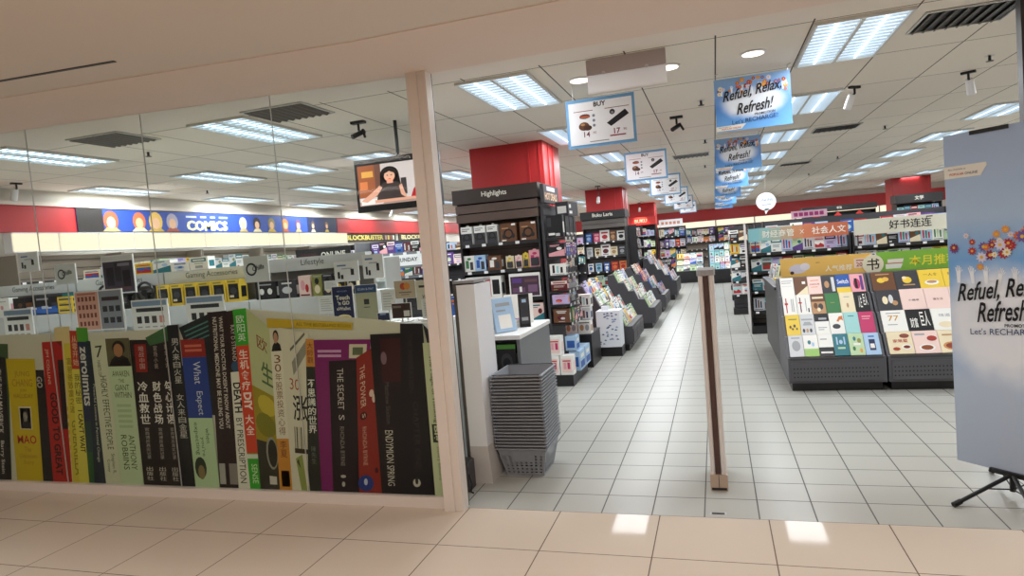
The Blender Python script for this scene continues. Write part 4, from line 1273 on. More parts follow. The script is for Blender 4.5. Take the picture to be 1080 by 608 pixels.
item('book', Art('pale blue', [('r', .15, .85, .75, .85, 'grey'), ('r', .15, .6, .6, .65, 'grey'), ('r', .2, .8, .1, .5, 'white')], 'with white panel'), .2, .28, .03, 'leaning second on the white cabinet top', gp, (-1.66, 5.04, TZ + .003), .9, .2)
item('carton', Art('white', [], 'plain front'), .26, .26, .012, 'standing behind on the white cabinet top', gp, (-1.72, 5.62, TZ + .002), .1, .12)
item('carton', Art('black', [('r', .1, .9, .1, .9, 'charcoal'), ('r', .3, .7, .75, .85, 'pale blue'), ('r', .2, .8, .2, .3, 'grey')], 'with small blue window'), .09, .28, .05, 'upright at the aisle end of the cabinet top', gp, (-1.585, 5.34, TZ + .001), .4)
for k in range(3):
    item('book', ARTS['l'][k + 3], .17, .22, .02, '%s of the flat pile on the cabinet top' % ('bottom', 'middle', 'top')[k], gp, (-1.68 + k * .006, 5.22 + .11, TZ + .0115 + k * .0215), .3 + .1 * k, math.radians(90), pages=True)
row('carton', 4, (-2.5, 5.6), (-1.98, 5.6), TZ + .001, '%s along the back of the white cabinet top', gp, 'd', (.2, .3), d=.1)

# ------------------------------------------------------------------ tables down the aisle, left side
def shoe(name, label, x0, x1, y0, y1, h, m=M_BLACK):
    t = thing(name, label, 'display stand', ((x0 + x1) / 2, y0, 0))
    w = (x1 - x0) / 2
    MB().box(-w, w, 0, y1 - y0, 0, .1, M_BPLAST).build('plinth', t)
    MB().box(-w, w, -.0, y1 - y0, .1, h, m).build('body', t)
    MB().box(-w - .006, w + .006, -.006, y1 - y0, h, h + .018, M_CHAR).build('top', t)
    return t
shoe('display_stand', 'low black stand piled with white boxes past the first pillar shelf', -1.96, -1.60, 8.34, 8.98, .42)
gp = 'white boxes on the low black stand'
WT = Art('white', [('e', .3, .5, .16, .25, 'tan'), ('e', .72, .5, .16, .25, 'grey'), ('r', .1, .9, .85, .92, 'charcoal')], 'with tan and grey discs')
for r_ in range(3):
    for k in range(2):
        a = WT if r_ == 0 else ARTS['l'][(k * 3 + r_ * 5) % 34]
        item('carton', a, .165, .165, .16, '%s in the %s layer on the low black stand' % (ORD[k], ('bottom', 'middle', 'top')[r_]), gp, (-1.865 + k * .177, 8.44 + r_ * .06, .4385 + r_ * .168))

# white printed carton bin in front of the first stepped table
t = thing('carton_bin', 'white printed cardboard bin with small blue cars pattern before the stepped tables', 'bin', (-1.5, 9.12, 0))
MB().box(-.17, .17, .0, .34, 0, .13, M_BPLAST).build('base', t)
b = MB().box(-.165, .165, .005, .335, .13, .64, mat('white card bin', '#dfe4ea', 0.6))
rr_ = random.Random(2)
for k in range(34):
    u, v = rr_.uniform(-.14, .13), rr_.uniform(.16, .6)
    b.box(u - .016, u + .016, .003, .005, v, v + .012, ['#4f5f8a', '#2c3350', '#8da0bf'][k % 3])
    b.box(u - .01, u + .008, .0025, .005, v + .012, v + .02, '#7f92b5')
b.build('body', t)
MB().box(-.1, .0, .1, .2, .64, .70, mat('white card bin')).build('flap', t)

def aisle_table(k, y0, y1, xf, tiers, z0, z1, depth, label, where, fam, n):
    w = y1 - y0
    t, pos = step_table('stepped_table', label, (xf, (y0 + y1) / 2, 0), A90, w, depth, tiers, z0, z1, M_CHAR, z0 * .95, 'stepped book tables down the aisle', 3, .105)
    gp = 'books on the ' + where
    for a, (y, z, al) in enumerate(pos):
        x = xf - (y + .032) + .012
        row('magazine' if a % 2 else 'book', n, (x, y0 + .04), (x, y1 - .04), z + .012 * math.sin(al) + .001, '%%s on the %s tier of the %s' % (('lowest', 'second', 'third', 'top')[a], where), gp, fam, (.2, .23), d=.018, rotz=A90, tilt=al - .01, pages=(k == 0), gap=.012)
    xb = xf - depth - .001
    return t
aisle_table(0, 9.53, 10.95, -1.22, 4, .36, .98, .82, 'charcoal stepped table of books, nearest the entrance', 'first stepped table', 'l', 7)
aisle_table(1, 11.85, 13.25, -1.1, 4, .38, 1.0, .8, 'charcoal stepped table of books, second along the aisle', 'second stepped table', 'l', 7)
aisle_table(2, 14.4, 15.9, -1.1, 4, .38, 1.0, .8, 'charcoal stepped table of books, third along the aisle', 'third stepped table', 'm', 7)
aisle_table(3, 17.05, 19.0, -1.0, 4, .5, 1.1, .8, 'charcoal stepped table of books, farthest along the aisle', 'fourth stepped table', 'm', 8)

# second and third pillar shelves
t = shelf_unit('feature_shelf', 'dark pillar shelf with Buku Laris header under the second red pillar', 'display shelf', (-2.54, 15.8, 0), 0, 1.02, .66, 2.16, [1.62, 1.27, .90, .55], M_BLACK, mat('grey slatwall', '#5a5450', 0.5), .12, (2.17, 2.36, 'Buku Laris', M_BLACK, WH), 'dark shelves around the red pillars', None, .24, True, 2.17, (1.95, 2), .3)
gp = 'books on the second pillar shelf'
BL = [('blue', 'pale blue', .16, .22), ('magenta', 'pink', .16, .22), ('white', 'red', .23, .27), ('brown', 'tan', .16, .25), ('white', 'black', .19, .23), ('pale grey', 'grey', .15, .23), ('cream', 'brown', .14, .2), ('white', 'maroon', .23, .28), ('cream', 'tan', .17, .21), ('charcoal', 'grey', .17, .22), ('white', 'blue', .14, .2), ('pale blue', 'teal', .15, .2), ('blue', 'white', .14, .2), ('red', 'orange', .17, .22), ('orange', 'red', .17, .22)]
for k, (bg, acc, w, h) in enumerate(BL):
    r_, c = divmod(k, 5)
    a = Art(bg, [('r', .15, .85, .7, .85, acc), ('e', .5, .4, .3, .2, acc), ('r', .2, .8, .1, .15, acc)], 'with %s print' % acc)
    item('book', a, w, h, .03, '%s on the %s shelf under the Buku Laris header' % (ORD[c], ORD[r_]), gp, (-2.94 + c * .197, 15.94, (1.627, 1.277, .907)[r_]), 0, .08)
row('book', 5, (-3.02, 15.94), (-2.06, 15.94), .557, '%s on the fourth shelf under the Buku Laris header', gp, 'l', (.2, .26), d=.03)
t = shelf_unit('feature_shelf', 'narrow dark side rack between the second and third red pillars', 'display shelf', (-1.82, 17.25, 0), A90, 1.5, .24, 1.98, [1.7, 1.42, 1.14, .86, .58], M_BLACK, M_CHAR, .12, None, 'dark shelves around the red pillars', None, .2)
for a, z in enumerate((1.706, 1.426, 1.146, .866, .586)):
    row('book', 7, (-1.9, 16.55), (-1.9, 17.95), z, '%%s on the %s shelf of the side rack past Buku Laris' % ORD[a], 'books on the narrow side rack', ('d', 'm', 'l', 'm', 'd')[a], (.19, .23), d=.02, rotz=A90, tilt=.12)
t = shelf_unit('feature_shelf', 'dark pillar shelf with red lit header under the farthest red pillar', 'display shelf', (-2.54, 24.4, 0), 0, 1.0, .56, 2.1, [1.7, 1.3, .9, .5], M_BLACK, M_CHAR, .12, (2.12, 2.4, 'BUKU', mat('red header', '#b5221d', 0.5), '#f0a48a'), 'dark shelves around the red pillars', None, .26)
for a, z in enumerate((1.706, 1.306, .906, .506)):
    row('book', 6, (-2.98, 24.56), (-2.1, 24.56), z, '%%s on the %s shelf under the farthest red header' % ORD[a], 'books under the farthest red header', 'l', (.2, .3), d=.03, tilt=.08)
lp = bpy.data.lights.new('pillar_spot_lamp', 'SPOT')
lp.energy, lp.spot_size, lp.color = 60, 1.2, (1, .75, .6)
lo = bpy.data.objects.new('pillar_spot_lamp', lp)
COL.objects.link(lo)
lo.location, lo.rotation_euler = (-2.55, 24.2, 2.66), (math.radians(25), 0, 0)

# bookcase closing the view left of the far aisle
t = shelf_unit('bookcase', 'dark bookcase with a white sign at the far end left of the aisle', 'bookcase', (-1.5, 24.6, 0), 0, 1.0, .5, 1.98, [1.62, 1.24, .86, .5], M_BLACK, M_CHAR, .12, None, 'far bookcases', None, .3)
for a, z in enumerate((1.626, 1.246, .866, .506)):
    row('magazine', 5, (-1.96, 24.84), (-1.04, 24.84), z, '%%s on the %s shelf of the far bookcase with a sign' % ORD[a], 'magazines on the far bookcase', 'm', (.24, .31), d=.02, tilt=.1)
b = MB().box(-.42, .42, 0, .02, 0, .26, M_WPLAST)
for k in range(5):
    b.box(-.34 + k * .14, -.24 + k * .14, -.002, 0, .08, .18, '#c98a72')
tag(b.build('sign_board', None, (-1.5, 24.62, 1.981)), 'white sign board standing on the far dark bookcase', 'sign')
for q, (x0, n) in enumerate(((-5.2, 6),)):
    shelf_unit('bookcase', 'dark bookcase %s far behind the pillars' % ('beside the red header shelf', 'against the far left corner')[q], 'bookcase', (x0 + .8, 25.2, 0), 0, 1.6, .4, 2.0, [1.62, 1.24, .86, .5], M_BLACK, M_CHAR, .12, None, 'far bookcases', None, .3)
    for a, z in enumerate((1.626, 1.246, .866)):
        row('book', n, (x0 + .05, 25.32), (x0 + 1.55, 25.32), z, '%%s on the %s shelf of the far bookcase %s' % (ORD[a], ('beside the red header', 'in the left corner')[q]), 'books on far left bookcases', 'm', (.22, .3), d=.03, tilt=.08)

# tables and shelving at the end of the aisle
def flat_table(label, x0, x1, y0, y1, where, gp, fam, n, tiers=4, z0=.45, z1=1.25):
    t, pos = step_table('stepped_table', label, ((x0 + x1) / 2, y0, 0), 0, x1 - x0, y1 - y0, tiers, z0, z1, M_BLACK, z0 * .95, 'stepped tables at the end of the aisle', 2)
    for a, (y, z, al) in enumerate(pos):
        row('magazine', n, (x0 + .04, y0 + y + .02), (x1 - .04, y0 + y + .02), z + .012 * math.sin(al) + .001, '%%s on the %s tier of the %s' % (('lowest', 'second', 'third', 'top')[a], where), gp, fam, (.22, .27), d=.018, tilt=al - .01, gap=.012)
ARTS['b'] = [rand_art(RA, ['pale blue', 'aqua', 'white', 'blue', 'pale blue', 'white']) for _ in range(14)]
flat_table('black stepped table of blue magazines at the end of the aisle', -.25, .45, 21.9, 22.8, 'end table of blue magazines', 'magazines on the blue end table', 'b', 4)
flat_table('black stepped table of magazines, left of the blue one at the aisle end', -1.35, -.4, 23.0, 23.9, 'smaller end table', 'magazines on the left end table', 'l', 4, 3, .4, 1.0)

M_LIT = mat('lit header acrylic', '#ffeccb', 0.4, emit=1.15)
M_LIT.node_tree.nodes['Principled BSDF'].inputs['Base Color'].default_value = (.12, .115, .1, 1)
def lit_header_at(loc, w, rotz, z0, z1, label, gp):
    t = thing('lit_header', label, 'lit header', loc, rotz, gp)
    MB().box(0.012, w - .012, 0, .02, z0, z1, M_LIT).build('face', t)
    b = MB().box(0, w, .02, .16, z0 - .012, z1 + .012, M_WPLAST)
    b.box(0, w, -.004, .02, z0 - .012, z0, M_WPLAST).box(0, w, -.004, .02, z1, z1 + .012, M_WPLAST)
    b.build('casing', t)
gp = 'bookcases along the back wall'
for k in range(9):
    x0 = -6.4 + k * 1.62
    shelf_unit('bookcase', 'dark bookcase under a lit header on the back wall, %s from the comics wall' % ORD[k], 'bookcase', (x0 + .8, 30.5, 0), 0, 1.58, .4, 1.9, [1.6, 1.27, .94, .6], M_BLACK, mat('taupe back', '#8a7f72', 0.6), .12, None, gp, None, .28)
    lit_header_at((x0 + .01, 30.6, 0), 1.58, 0, 1.93, 2.17, 'cream lit shelf header on the back wall, %s from the comics wall' % ORD[k], 'lit headers on the back wall')
    if 3 <= k <= 5:
        for a, z in enumerate((1.606, 1.276)):
            row('book', 6, (x0 + .06, 30.62), (x0 + 1.54, 30.62), z, '%%s on the %s shelf of the %s back wall bookcase' % (ORD[a], ORD[k]), 'books along the back wall', 'm', (.2, .27), d=.03, tilt=.08)

# ------------------------------------------------------------------ right side: book island with slanted tiers
def isl_art(bg, words, *els):
    return Art(bg, list(els), words)
I1 = [
 [isl_art('blue', 'with a white wordmark and yellow foot', ('r', 0, 1, 0, .3, 'yellow'), ('t', 'Switch', .1, .9, .5, .75, 'white'))],
]
Wn = 'white'
U1 = [  # lowest tier first
 [isl_art('pale grey', 'with faint drawing', ('e', .5, .5, .3, .25, 'grey'), ('r', .2, .8, .84, .9, 'grey')), isl_art('white', 'with green foot', ('r', 0, 1, 0, .35, '#9ac46a'), ('e', .4, .65, .12, .1, 'teal'), ('e', .65, .55, .1, .1, 'pale blue')), isl_art('white', 'with black foot', ('r', 0, 1, 0, .4, 'black'), ('r', .1, .9, .12, .2, 'white'), ('r', .15, .6, .75, .8, 'grey')), isl_art('teal', 'with small pale title', ('r', .25, .75, .3, .38, 'pale green'), ('r', .2, .3, .5, .85, 'pale blue'), ('r', .7, .8, .5, .85, 'pale blue'), ('e', .5, .62, .12, .1, 'pale blue')), isl_art('pale green', 'with leaf pattern', ('e', .3, .3, .1, .1, 'green'), ('e', .7, .65, .13, .12, 'olive'), ('e', .4, .75, .1, .1, 'teal'), ('r', .3, .75, .45, .55, 'white'), ('e', .75, .2, .1, .1, '#d9a04a')), isl_art('pale blue', 'with dark jar', ('r', .3, .7, .2, .7, 'navy'), ('r', .36, .64, .3, .5, 'white'), ('r', .3, .7, .8, .86, 'blue'))],
 [isl_art('yellow', 'with tiny dark figures', ('e', .3, .4, .08, .08, 'brown'), ('e', .6, .45, .09, .08, 'charcoal'), ('e', .45, .3, .07, .06, 'brown'), ('r', .2, .8, .75, .8, 'olive'), ('e', .75, .3, .06, .06, 'charcoal')), isl_art('pale grey', 'with row of round faces', ('r', .1, .9, .7, .78, 'grey'), ('e', .2, .2, .09, .1, 'charcoal'), ('e', .45, .2, .09, .1, 'tan'), ('e', .7, .2, .09, .1, 'charcoal'), ('p', [(.15, .45), (.85, .45), (.7, .62), (.3, .62)], 'grey')), isl_art('white', 'with black top', ('r', 0, 1, .62, 1, 'black'), ('r', .3, .85, .7, .8, 'grey'), ('r', .2, .8, .3, .34, 'grey'), ('r', .2, .6, .2, .24, 'grey')), isl_art('white', 'with whale and orange arc', ('e', .45, .35, .28, .12, 'charcoal'), ('p', [(.5, .6), (.95, .5), (.95, .85), (.7, .82)], '#c9763a'), ('e', .8, .55, .15, .12, 'white')), isl_art('aqua', 'with plain front', ('r', .3, .7, .8, .84, 'teal')), isl_art('magenta', 'with small pale title', ('r', .2, .8, .75, .8, 'pink'), ('r', .2, .7, .64, .68, 'pink'))],
 [isl_art('white', 'with red and grey forks', ('r', .2, .28, .1, .85, 'red'), ('r', .12, .36, .5, .6, 'red'), ('r', .6, .66, .15, .8, 'grey'), ('r', .72, .78, .15, .8, 'grey')), isl_art('white', 'with a red fork', ('r', .2, .28, .1, .85, 'maroon'), ('r', .12, .36, .55, .62, 'red'), ('r', .6, .66, .15, .8, 'grey'), ('r', .75, .85, .1, .3, 'charcoal')), isl_art('brown', 'with crowded photo', ('r', 0, 1, 0, .6, 'tan'), ('e', .3, .4, .15, .15, 'brown'), ('e', .65, .35, .18, .16, 'charcoal'), ('e', .5, .2, .12, .1, 'cream'), ('r', .1, .9, .75, .85, 'cream')), isl_art('green', 'with plain cloth front', ('r', .35, .65, .5, .54, 'olive')), isl_art('cream', 'with small sprig', ('e', .5, .35, .08, .12, 'tan'), ('r', .3, .7, .75, .79, 'grey')), isl_art('black', 'with bold white characters', ('t', '人生', .25, .5, .2, .8, 'white'), ('t', '巨人', .6, .9, .3, .9, 'white'))],
 [isl_art('white', 'with grey text lines', ('r', .1, .9, .8, .84, 'grey'), ('r', .1, .8, .68, .72, 'grey'), ('r', .1, .85, .5, .53, 'pale grey')), isl_art('brown', 'with stair photo', ('p', [(.1, 0), (1, 0), (1, .5)], 'cream'), ('r', .6, .85, .6, .75, 'white')), isl_art('blush', 'with small red title', ('r', .2, .8, .75, .79, 'orange'), ('t', '时间的礼物', .15, .85, .5, .6, 'red'), ('r', .2, .7, .38, .41, 'orange')), isl_art('charcoal', 'with pale strip', ('r', .7, .92, .1, .9, 'pale grey'), ('e', .35, .5, .18, .2, 'tan')), I1[0][0], isl_art('pink', 'with black figure', ('e', .45, .45, .25, .3, 'magenta'), ('r', .3, .5, .2, .75, 'black'), ('r', .7, .9, .1, .9, 'purple'))],
]
FOOD = [('e', .3, .22, .22, .12, 'cream'), ('e', .3, .22, .15, .08, '#a8452a'), ('e', .72, .3, .2, .11, 'white'), ('e', .72, .3, .14, .07, '#7a2f2a')]
U2 = [
 [isl_art('cream', 'with two food plates and red title', *FOOD, ('t', '家常菜', .2, .8, .5, .65, 'red'), ('e', .7, .8, .2, .1, '#8a4a3a')), isl_art('blush', 'with brown dishes', ('e', .5, .25, .32, .16, 'white'), ('e', .5, .25, .24, .11, '#8f4a2a'), ('e', .75, .65, .2, .12, '#a33a32'), ('r', .1, .5, .8, .88, 'grey')), isl_art('cream', 'with noodle bowl', ('e', .45, .3, .34, .18, '#c98f5a'), ('e', .45, .3, .24, .12, '#8a3f2a'), ('r', .15, .8, .75, .82, 'tan')), isl_art('white', 'with noodle plate', ('e', .55, .3, .36, .2, '#b98a5a'), ('e', .5, .32, .2, .1, '#6a3a24'), ('r', .2, .8, .8, .86, 'grey'))],
 [isl_art('white', 'with gold 77', ('t', '77', .25, .7, .5, .75, '#c9963a'), ('r', .2, .8, .84, .88, 'grey'), ('r', .2, .6, .3, .34, 'grey')), isl_art('black', 'with heavy white characters', ('t', '巨人', .55, .9, .2, .9, 'white'), ('t', '财富', .12, .42, .15, .6, 'white')), isl_art('white', 'with small grey title', ('t', '味道', .3, .75, .6, .75, 'grey'), ('e', .5, .25, .3, .14, 'cream')), isl_art('pink', 'with white label', ('r', .2, .9, .3, .7, 'white'), ('r', .3, .8, .45, .55, 'magenta'))],
 [isl_art('charcoal', 'with pale prawns photo', ('e', .35, .5, .12, .2, 'cream'), ('e', .6, .55, .1, .22, 'pale grey'), ('e', .75, .35, .12, .12, 'tan')), isl_art('blush', 'with tiny dark title', ('t', '小确幸', .3, .75, .4, .5, 'charcoal')), isl_art('blush', 'with faint small title', ('t', '慢生活', .3, .7, .4, .5, 'maroon')), isl_art('blush', 'with blank front', ('r', .4, .6, .1, .12, 'grey'))],
 [isl_art('brown', 'with yellow slices photo', ('e', .4, .55, .18, .14, 'yellow'), ('e', .6, .6, .15, .12, '#e0b050'), ('r', .2, .8, .84, .9, 'tan')), isl_art('charcoal', 'with yellow cake photo', ('e', .5, .5, .2, .18, 'yellow'), ('e', .4, .62, .1, .08, 'cream'), ('r', .3, .8, .2, .26, 'tan')), isl_art('yellow', 'with white bowl', ('e', .5, .3, .3, .14, 'white'), ('e', .5, .33, .22, .08, 'tan'), ('t', '一人食', .2, .8, .65, .8, 'brown')), isl_art('yellow', 'with white plate', ('e', .5, .3, .28, .14, 'cream'), ('e', .5, .32, .18, .07, 'olive'), ('t', '好好吃', .2, .75, .65, .8, 'brown'))],
]
for q, (x0, x1, arts, nm) in enumerate(((.60, 1.45, U1, 'first island table from the aisle'), (1.465, 2.36, U2, 'second island table from the aisle'))):
    t, pos = step_table('stepped_table', 'charcoal slanted table of Chinese books, %s' % nm, ((x0 + x1) / 2, 6.8, 0), 0, x1 - x0, .86, 4, .33, 1.06, mat('graphite laminate', '#55555a', 0.5), .31, 'slanted tables of the book island', 1)
    for a, (y, z, al) in enumerate(pos):
        n = len(arts[a])
        for k, art in enumerate(arts[a]):
            st = (x1 - x0 - .05) / n
            item('book', art, st - .004, .232 if a < 3 else .215, .016, '%s on the %s tier of the %s' % (ORD[k], ('lowest', 'second', 'third', 'top')[a], nm), 'books on the book island', (x0 + .025 + st * (k + .5), 6.8 + y + .024, z + .009 * math.sin(al) + .001), 0, al - .01)
# island body behind, its left side turned to the aisle
t = thing('island_cabinet', 'long charcoal island cabinet behind the slanted book tables', 'cabinet', (.6, 7.67, 0))
MB().box(.08, 1.74, 0, 1.8, 0, .1, M_BPLAST).build('plinth', t)
MB().box(.0, 1.76, 0, 1.84, .1, .93, M_BLACK).build('body', t)
MB().box(-.02, 1.78, 0, 1.86, .93, .96, M_CHAR).build('top', t)
gp = 'white books stacked on the island cabinet'
for c in range(2):
    for k in range(3 + (c * 7) % 3):
        item('book', ARTS['l'][(c * 5 + k * 3) % 34], .17, .23, .022, '%s up in the %s flat pile on the island cabinet' % (ORD[k], ORD[c]), gp, (.72 + c * .215, 7.95, .962 + .0115 + k * .0228), .1 * math.sin(c + k), math.radians(90))
row('book', 6, (.66, 8.25), (.66, 9.35), .962, '%s in the row facing the aisle on the island cabinet', gp, 'l', (.16, .2), d=.02, rotz=-A90, tilt=.2, pages=True)

# signs standing on the island
def island_sign(label, x0, x1, z0, z1, y, colA, paintfn):
    t = thing('island_sign', label, 'sign', ((x0 + x1) / 2, y, 0), 0, 'sign boards over the book island')
    w = (x1 - x0) / 2
    b = MB().box(-w, w, -.006, .006, z0, z1, colA)
    paintfn(b, w, z0, z1)
    b.build('board', t)
    for x in (-w * .7, w * .7):
        MB().tube([(x, .012, .961), (x, .012, z1 - .03)], .006, M_CHAR, 8).build('post', t)
M_YS = mat('yellow printed board', '#efc267', 0.45)
def ysign(b, w, z0, z1):
    y = -.0068
    b.ell((-.27, y, z0 + .1), (.09, 0, 0), (0, 0, .05), '#d8d2e0').ell((-.2, y - .0003, z0 + .12), (.05, 0, 0), (0, 0, .04), '#e6e2ea').ell((-.33, y - .0006, z0 + .06), (.02, 0, 0), (0, 0, .018), '#4a3a3a')
    b.text('编辑部', (-.15, y, z1 - .07), (1, 0, 0), (0, 0, 1), '#7a5230', .16, .012)
    b.text('人气推荐', (.0, y, z0 + .05), (1, 0, 0), (0, 0, 1), '#f6efe0', .26, .07, .012)
    b.poly([(.28, y, z0 + .07), (.43, y, z0 + .07), (.43, y, z0 + .17), (.28, y, z0 + .17)], '#f2d9c8').text('20%', (.3, y - .0004, z0 + .085), (1, 0, 0), (0, 0, 1), '#a3402c', .1, .045, .012).poly([(.3, y - .0004, z0 + .145), (.41, y - .0004, z0 + .145), (.41, y - .0004, z0 + .155), (.3, y - .0004, z0 + .155)], '#a3402c')
island_sign('yellow printed recommendation sign over the book island', .66, 1.55, 1.04, 1.26, 7.72, M_YS, ysign)
M_GS = mat('green printed board', '#86bf45', 0.45)
def gsign(b, w, z0, z1):
    y = -.0068
    b.poly([(-.3, y, z0 + .05), (-.16, y, z0 + .05), (-.14, y, z0 + .1), (-.3, y, z0 + .1)], '#e9eee0').poly([(-.28, y - .0003, z0 + .11), (-.14, y - .0003, z0 + .11), (-.13, y - .0003, z0 + .15), (-.28, y - .0003, z0 + .15)], '#efe9dc').poly([(-.3, y - .0006, z0 + .1), (-.14, y - .0006, z0 + .1), (-.14, y - .0006, z0 + .112), (-.3, y - .0006, z0 + .112)], '#b98a62')
    b.text('本月推荐', (-.08, y, z0 + .065), (1, 0, 0), (0, 0, 1), '#f4e84a', .44, .11, .012)
island_sign('green printed monthly recommendation sign over the book island', 1.60, 2.36, 1.03, 1.26, 7.72, M_GS, gsign)
t = thing('island_sign', 'round cream sign with a black book character between yellow and green boards', 'sign', (1.56, 7.70, 1.14), 0, 'sign boards over the book island')
b = MB()
cc = [(.1 * math.cos(6.2832 * k / 28), .1 * math.sin(6.2832 * k / 28)) for k in range(28)]
b.prism(cc, 'y', -.006, .006, mat('cream disc', '#e9e3c9', 0.5))
b.text('书', (-.06, -.0068, -.065), (1, 0, 0), (0, 0, 1), BK, .12, .13, .012)
b.build('disc', t)
MB().tube([(0, .012, -.179), (0, .012, .04)], .006, M_CHAR, 8).build('post', t)

# tall shelf behind the island
def tall_shelf(label, x0, x1, y, shelves, top, gp):
    return shelf_unit('bookcase', label, 'bookcase', ((x0 + x1) / 2, y, 0), 0, x1 - x0, .42, top, shelves, M_BLACK, mat('pale slat back', '#8d8b86', 0.6), .12, None, gp, None, .34)
SH = [1.235, .95, .65, .34]
for q, (x0, x1) in enumerate(((.46, 1.90), (1.92, 3.30))):
    tall_shelf('tall black bookcase behind the book island under the %s board' % ('teal and orange', 'cream')[q], x0, x1, 10.7, SH, 1.45, 'tall bookcases behind the island')
    for a, z in enumerate(SH):
        if a == 3 and q == 1:
            continue
        row('book', 9 if a < 2 or q == 0 else 4, (x0 + .05, 10.86), (x1 - .03 if a < 2 or q == 0 else x0 + .7, 10.86), z + .007, '%%s on the %s shelf under the %s board' % (ORD[a], ('teal and orange', 'cream')[q]), 'books in the tall bookcases behind the island', ('l' if q == 0 else 'm', 'l', 'm', 'l')[a], (.18, .215), d=.025, tilt=.1, pages=(a == 0))
t = thing('shelf_sign', 'teal and orange printed board along the top of the tall bookcase', 'sign', (1.18, 10.73, 0), 0, 'boards on top of the tall bookcases')
b = MB()
cols = ['#7fb6bb', '#8fb6b2', '#a3b0a0', '#b9a183', '#cc8d66', '#cf7c58', '#cb7452', '#c96e4e', '#c96e4e']
for k in range(9):
    b.box(-.693 + k * .154, -.539 + k * .154, -.006, .006, 1.42, 1.62, mat('board ' + str(k), cols[k], 0.45))
b.text('财经商管', (-.5, -.008, 1.465), (1, 0, 0), (0, 0, 1), '#e9e6d8', .46, .11, .012).text('X', (.03, -.008, 1.49), (1, 0, 0), (0, 0, 1), '#f0e6d8', .07, .06).text('社会人文', (.2, -.008, 1.465), (1, 0, 0), (0, 0, 1), '#f4efe4', .46, .11, .012)
b.build('board', t)
for x in (-.6, .6):
    MB().tube([(x, .03, 1.244), (x, .012, 1.6)], .008, M_CHAR, 8).build('post', t)
t = thing('shelf_sign', 'cream printed board with black brush characters on the tall bookcase', 'sign', (2.60, 10.73, 0), 0, 'boards on top of the tall bookcases')
b = MB().box(-.65, .66, -.006, .006, 1.40, 1.62, mat('cream board', '#d9d6c4', 0.5))
b.text('好书连连', (-.3, -.008, 1.45), (1, 0, 0), (0, 0, 1), BK, .75, .13, .012).box(.28, .36, -.007, -.006, 1.585, 1.6, BK)
b.build('board', t)
for x in (-.6, .6):
    MB().tube([(x, .03, 1.244), (x, .012, 1.6)], .008, M_CHAR, 8).build('post', t)
tag(MB().box(.425, .455, 10.72, 10.75, 0, 1.72, M_SILV).box(.40, .455, 10.7, 10.77, 0, .01, M_SILV).build('steel_post', None), 'slim grey steel post at the aisle end of the tall bookcase', 'post')

# more rows of bookcases behind, their ends turned to the aisle
gpb = 'bookcases farther down the right side'
for q, y in enumerate((13.6, 16.4, 19.4)):
    shelf_unit('bookcase', 'narrow black rack at the aisle end of a bookcase row, %s beyond the steel post' % ORD[q], 'bookcase', (.43 + .04 * q, y - .3, 0), 0, .34, .28, 1.7, [1.42, 1.16, .9, .64, .38], M_BLACK, M_CHAR, .12, None, gpb, None, .22, False)
    for a, z in enumerate((1.427, 1.167, .907, .647, .387)):
        row('magazine', 2, (.265 + .04 * q, y - .2), (.595 + .04 * q, y - .2), z, '%%s on the %s shelf of the %s narrow end rack' % (ORD[a], ORD[q]), 'magazines on the narrow end racks', ('m', 'l', 'd', 'l', 'm')[a], (.19, .22), d=.02, tilt=.12)
    shelf_unit('bookcase', 'long black bookcase row, %s beyond the tall bookcase' % ORD[q], 'bookcase', (2.5, y, 0), 0, 3.2, .5, 1.75, [1.42, 1.1, .78, .46], M_BLACK, M_CHAR, .12, None, gpb, None, .4)
    if q < 2:
        row('book', 14, (.95, y + .14), (4.05, y + .14), 1.427, '%%s on the top shelf of the %s long bookcase row' % ORD[q], 'books on the long bookcase rows', 'm', (.2, .27), d=.03, tilt=.08)

# hanging round sign, red lucky decorations, pink sign
t = thing('round_sign', 'white oval ONLINE speech bubble sign hung by the aisle', 'hanging sign', (1.15, 16.0, 0))
b = MB().prism([(.21 * math.cos(6.2832 * k / 28), 2.22 + .2 * math.sin(6.2832 * k / 28)) for k in range(28)], 'y', -.006, .006, M_WPLAST)
b.prism([(-.05, 2.06), (.06, 2.06), (-.02, 1.93)], 'y', -.006, .006, M_WPLAST)
b.text('ONLINE', (-.15, -.0068, 2.22), (1, 0, 0), (0, 0, 1), '#3a6aa8', .3, .08, .02).box(-.1, .1, -.0068, -.006, 2.14, 2.16, '#8a90a8')
b.build('disc', t)
MB().tube([(0, .01, 2.4), (0, .01, CEIL - .001)], .002, M_STEEL, 6).build('wire', t)
t = shelf_unit('bookcase', 'dark display with red paper decorations far on the right side', 'bookcase', (4.0, 24.3, 0), 0, 2.2, .5, 2.0, [1.5, 1.1], M_BLACK, M_BLACK, .12, (2.02, 2.2, '书法', M_BLACK, WH), 'far bookcases', None, .3)
for k in range(3):
    b = MB()
    c = [(.2 * math.cos(math.pi / 2 * a), .2 * math.sin(math.pi / 2 * a)) for a in range(4)]
    b.prism(c, 'y', -.006, .006, mat('red paper', '#c22a22', 0.6))
    b.text('福', (-.08, -.0068, -.08), (1, 0, 0), (0, 0, 1), '#e8b06a', .16, .16, .012)
    b.tube([(0, 0, .2), (0, 0, .24)], .004, '#c22a22', 6)
    tag(b.build('paper_diamond', None, (3.3 + k * .65, 24.262, 1.78)), 'red paper diamond with gold character, %s of the three on the dark display' % ORD[k], 'decoration', 'red paper diamonds')
t = thing('sale_board', 'pink and white sale board above the teal bookcase board', 'sign', (2.2, 17.4, 0))
b = MB().box(-.4, .4, -.006, .006, 1.80, 1.97, mat('pink board', '#e6b8cc', 0.5))
for k in range(6):
    b.box(-.34 + k * .115, -.25 + k * .115, -.008, -.006, 1.84, 1.93, '#a83a72')
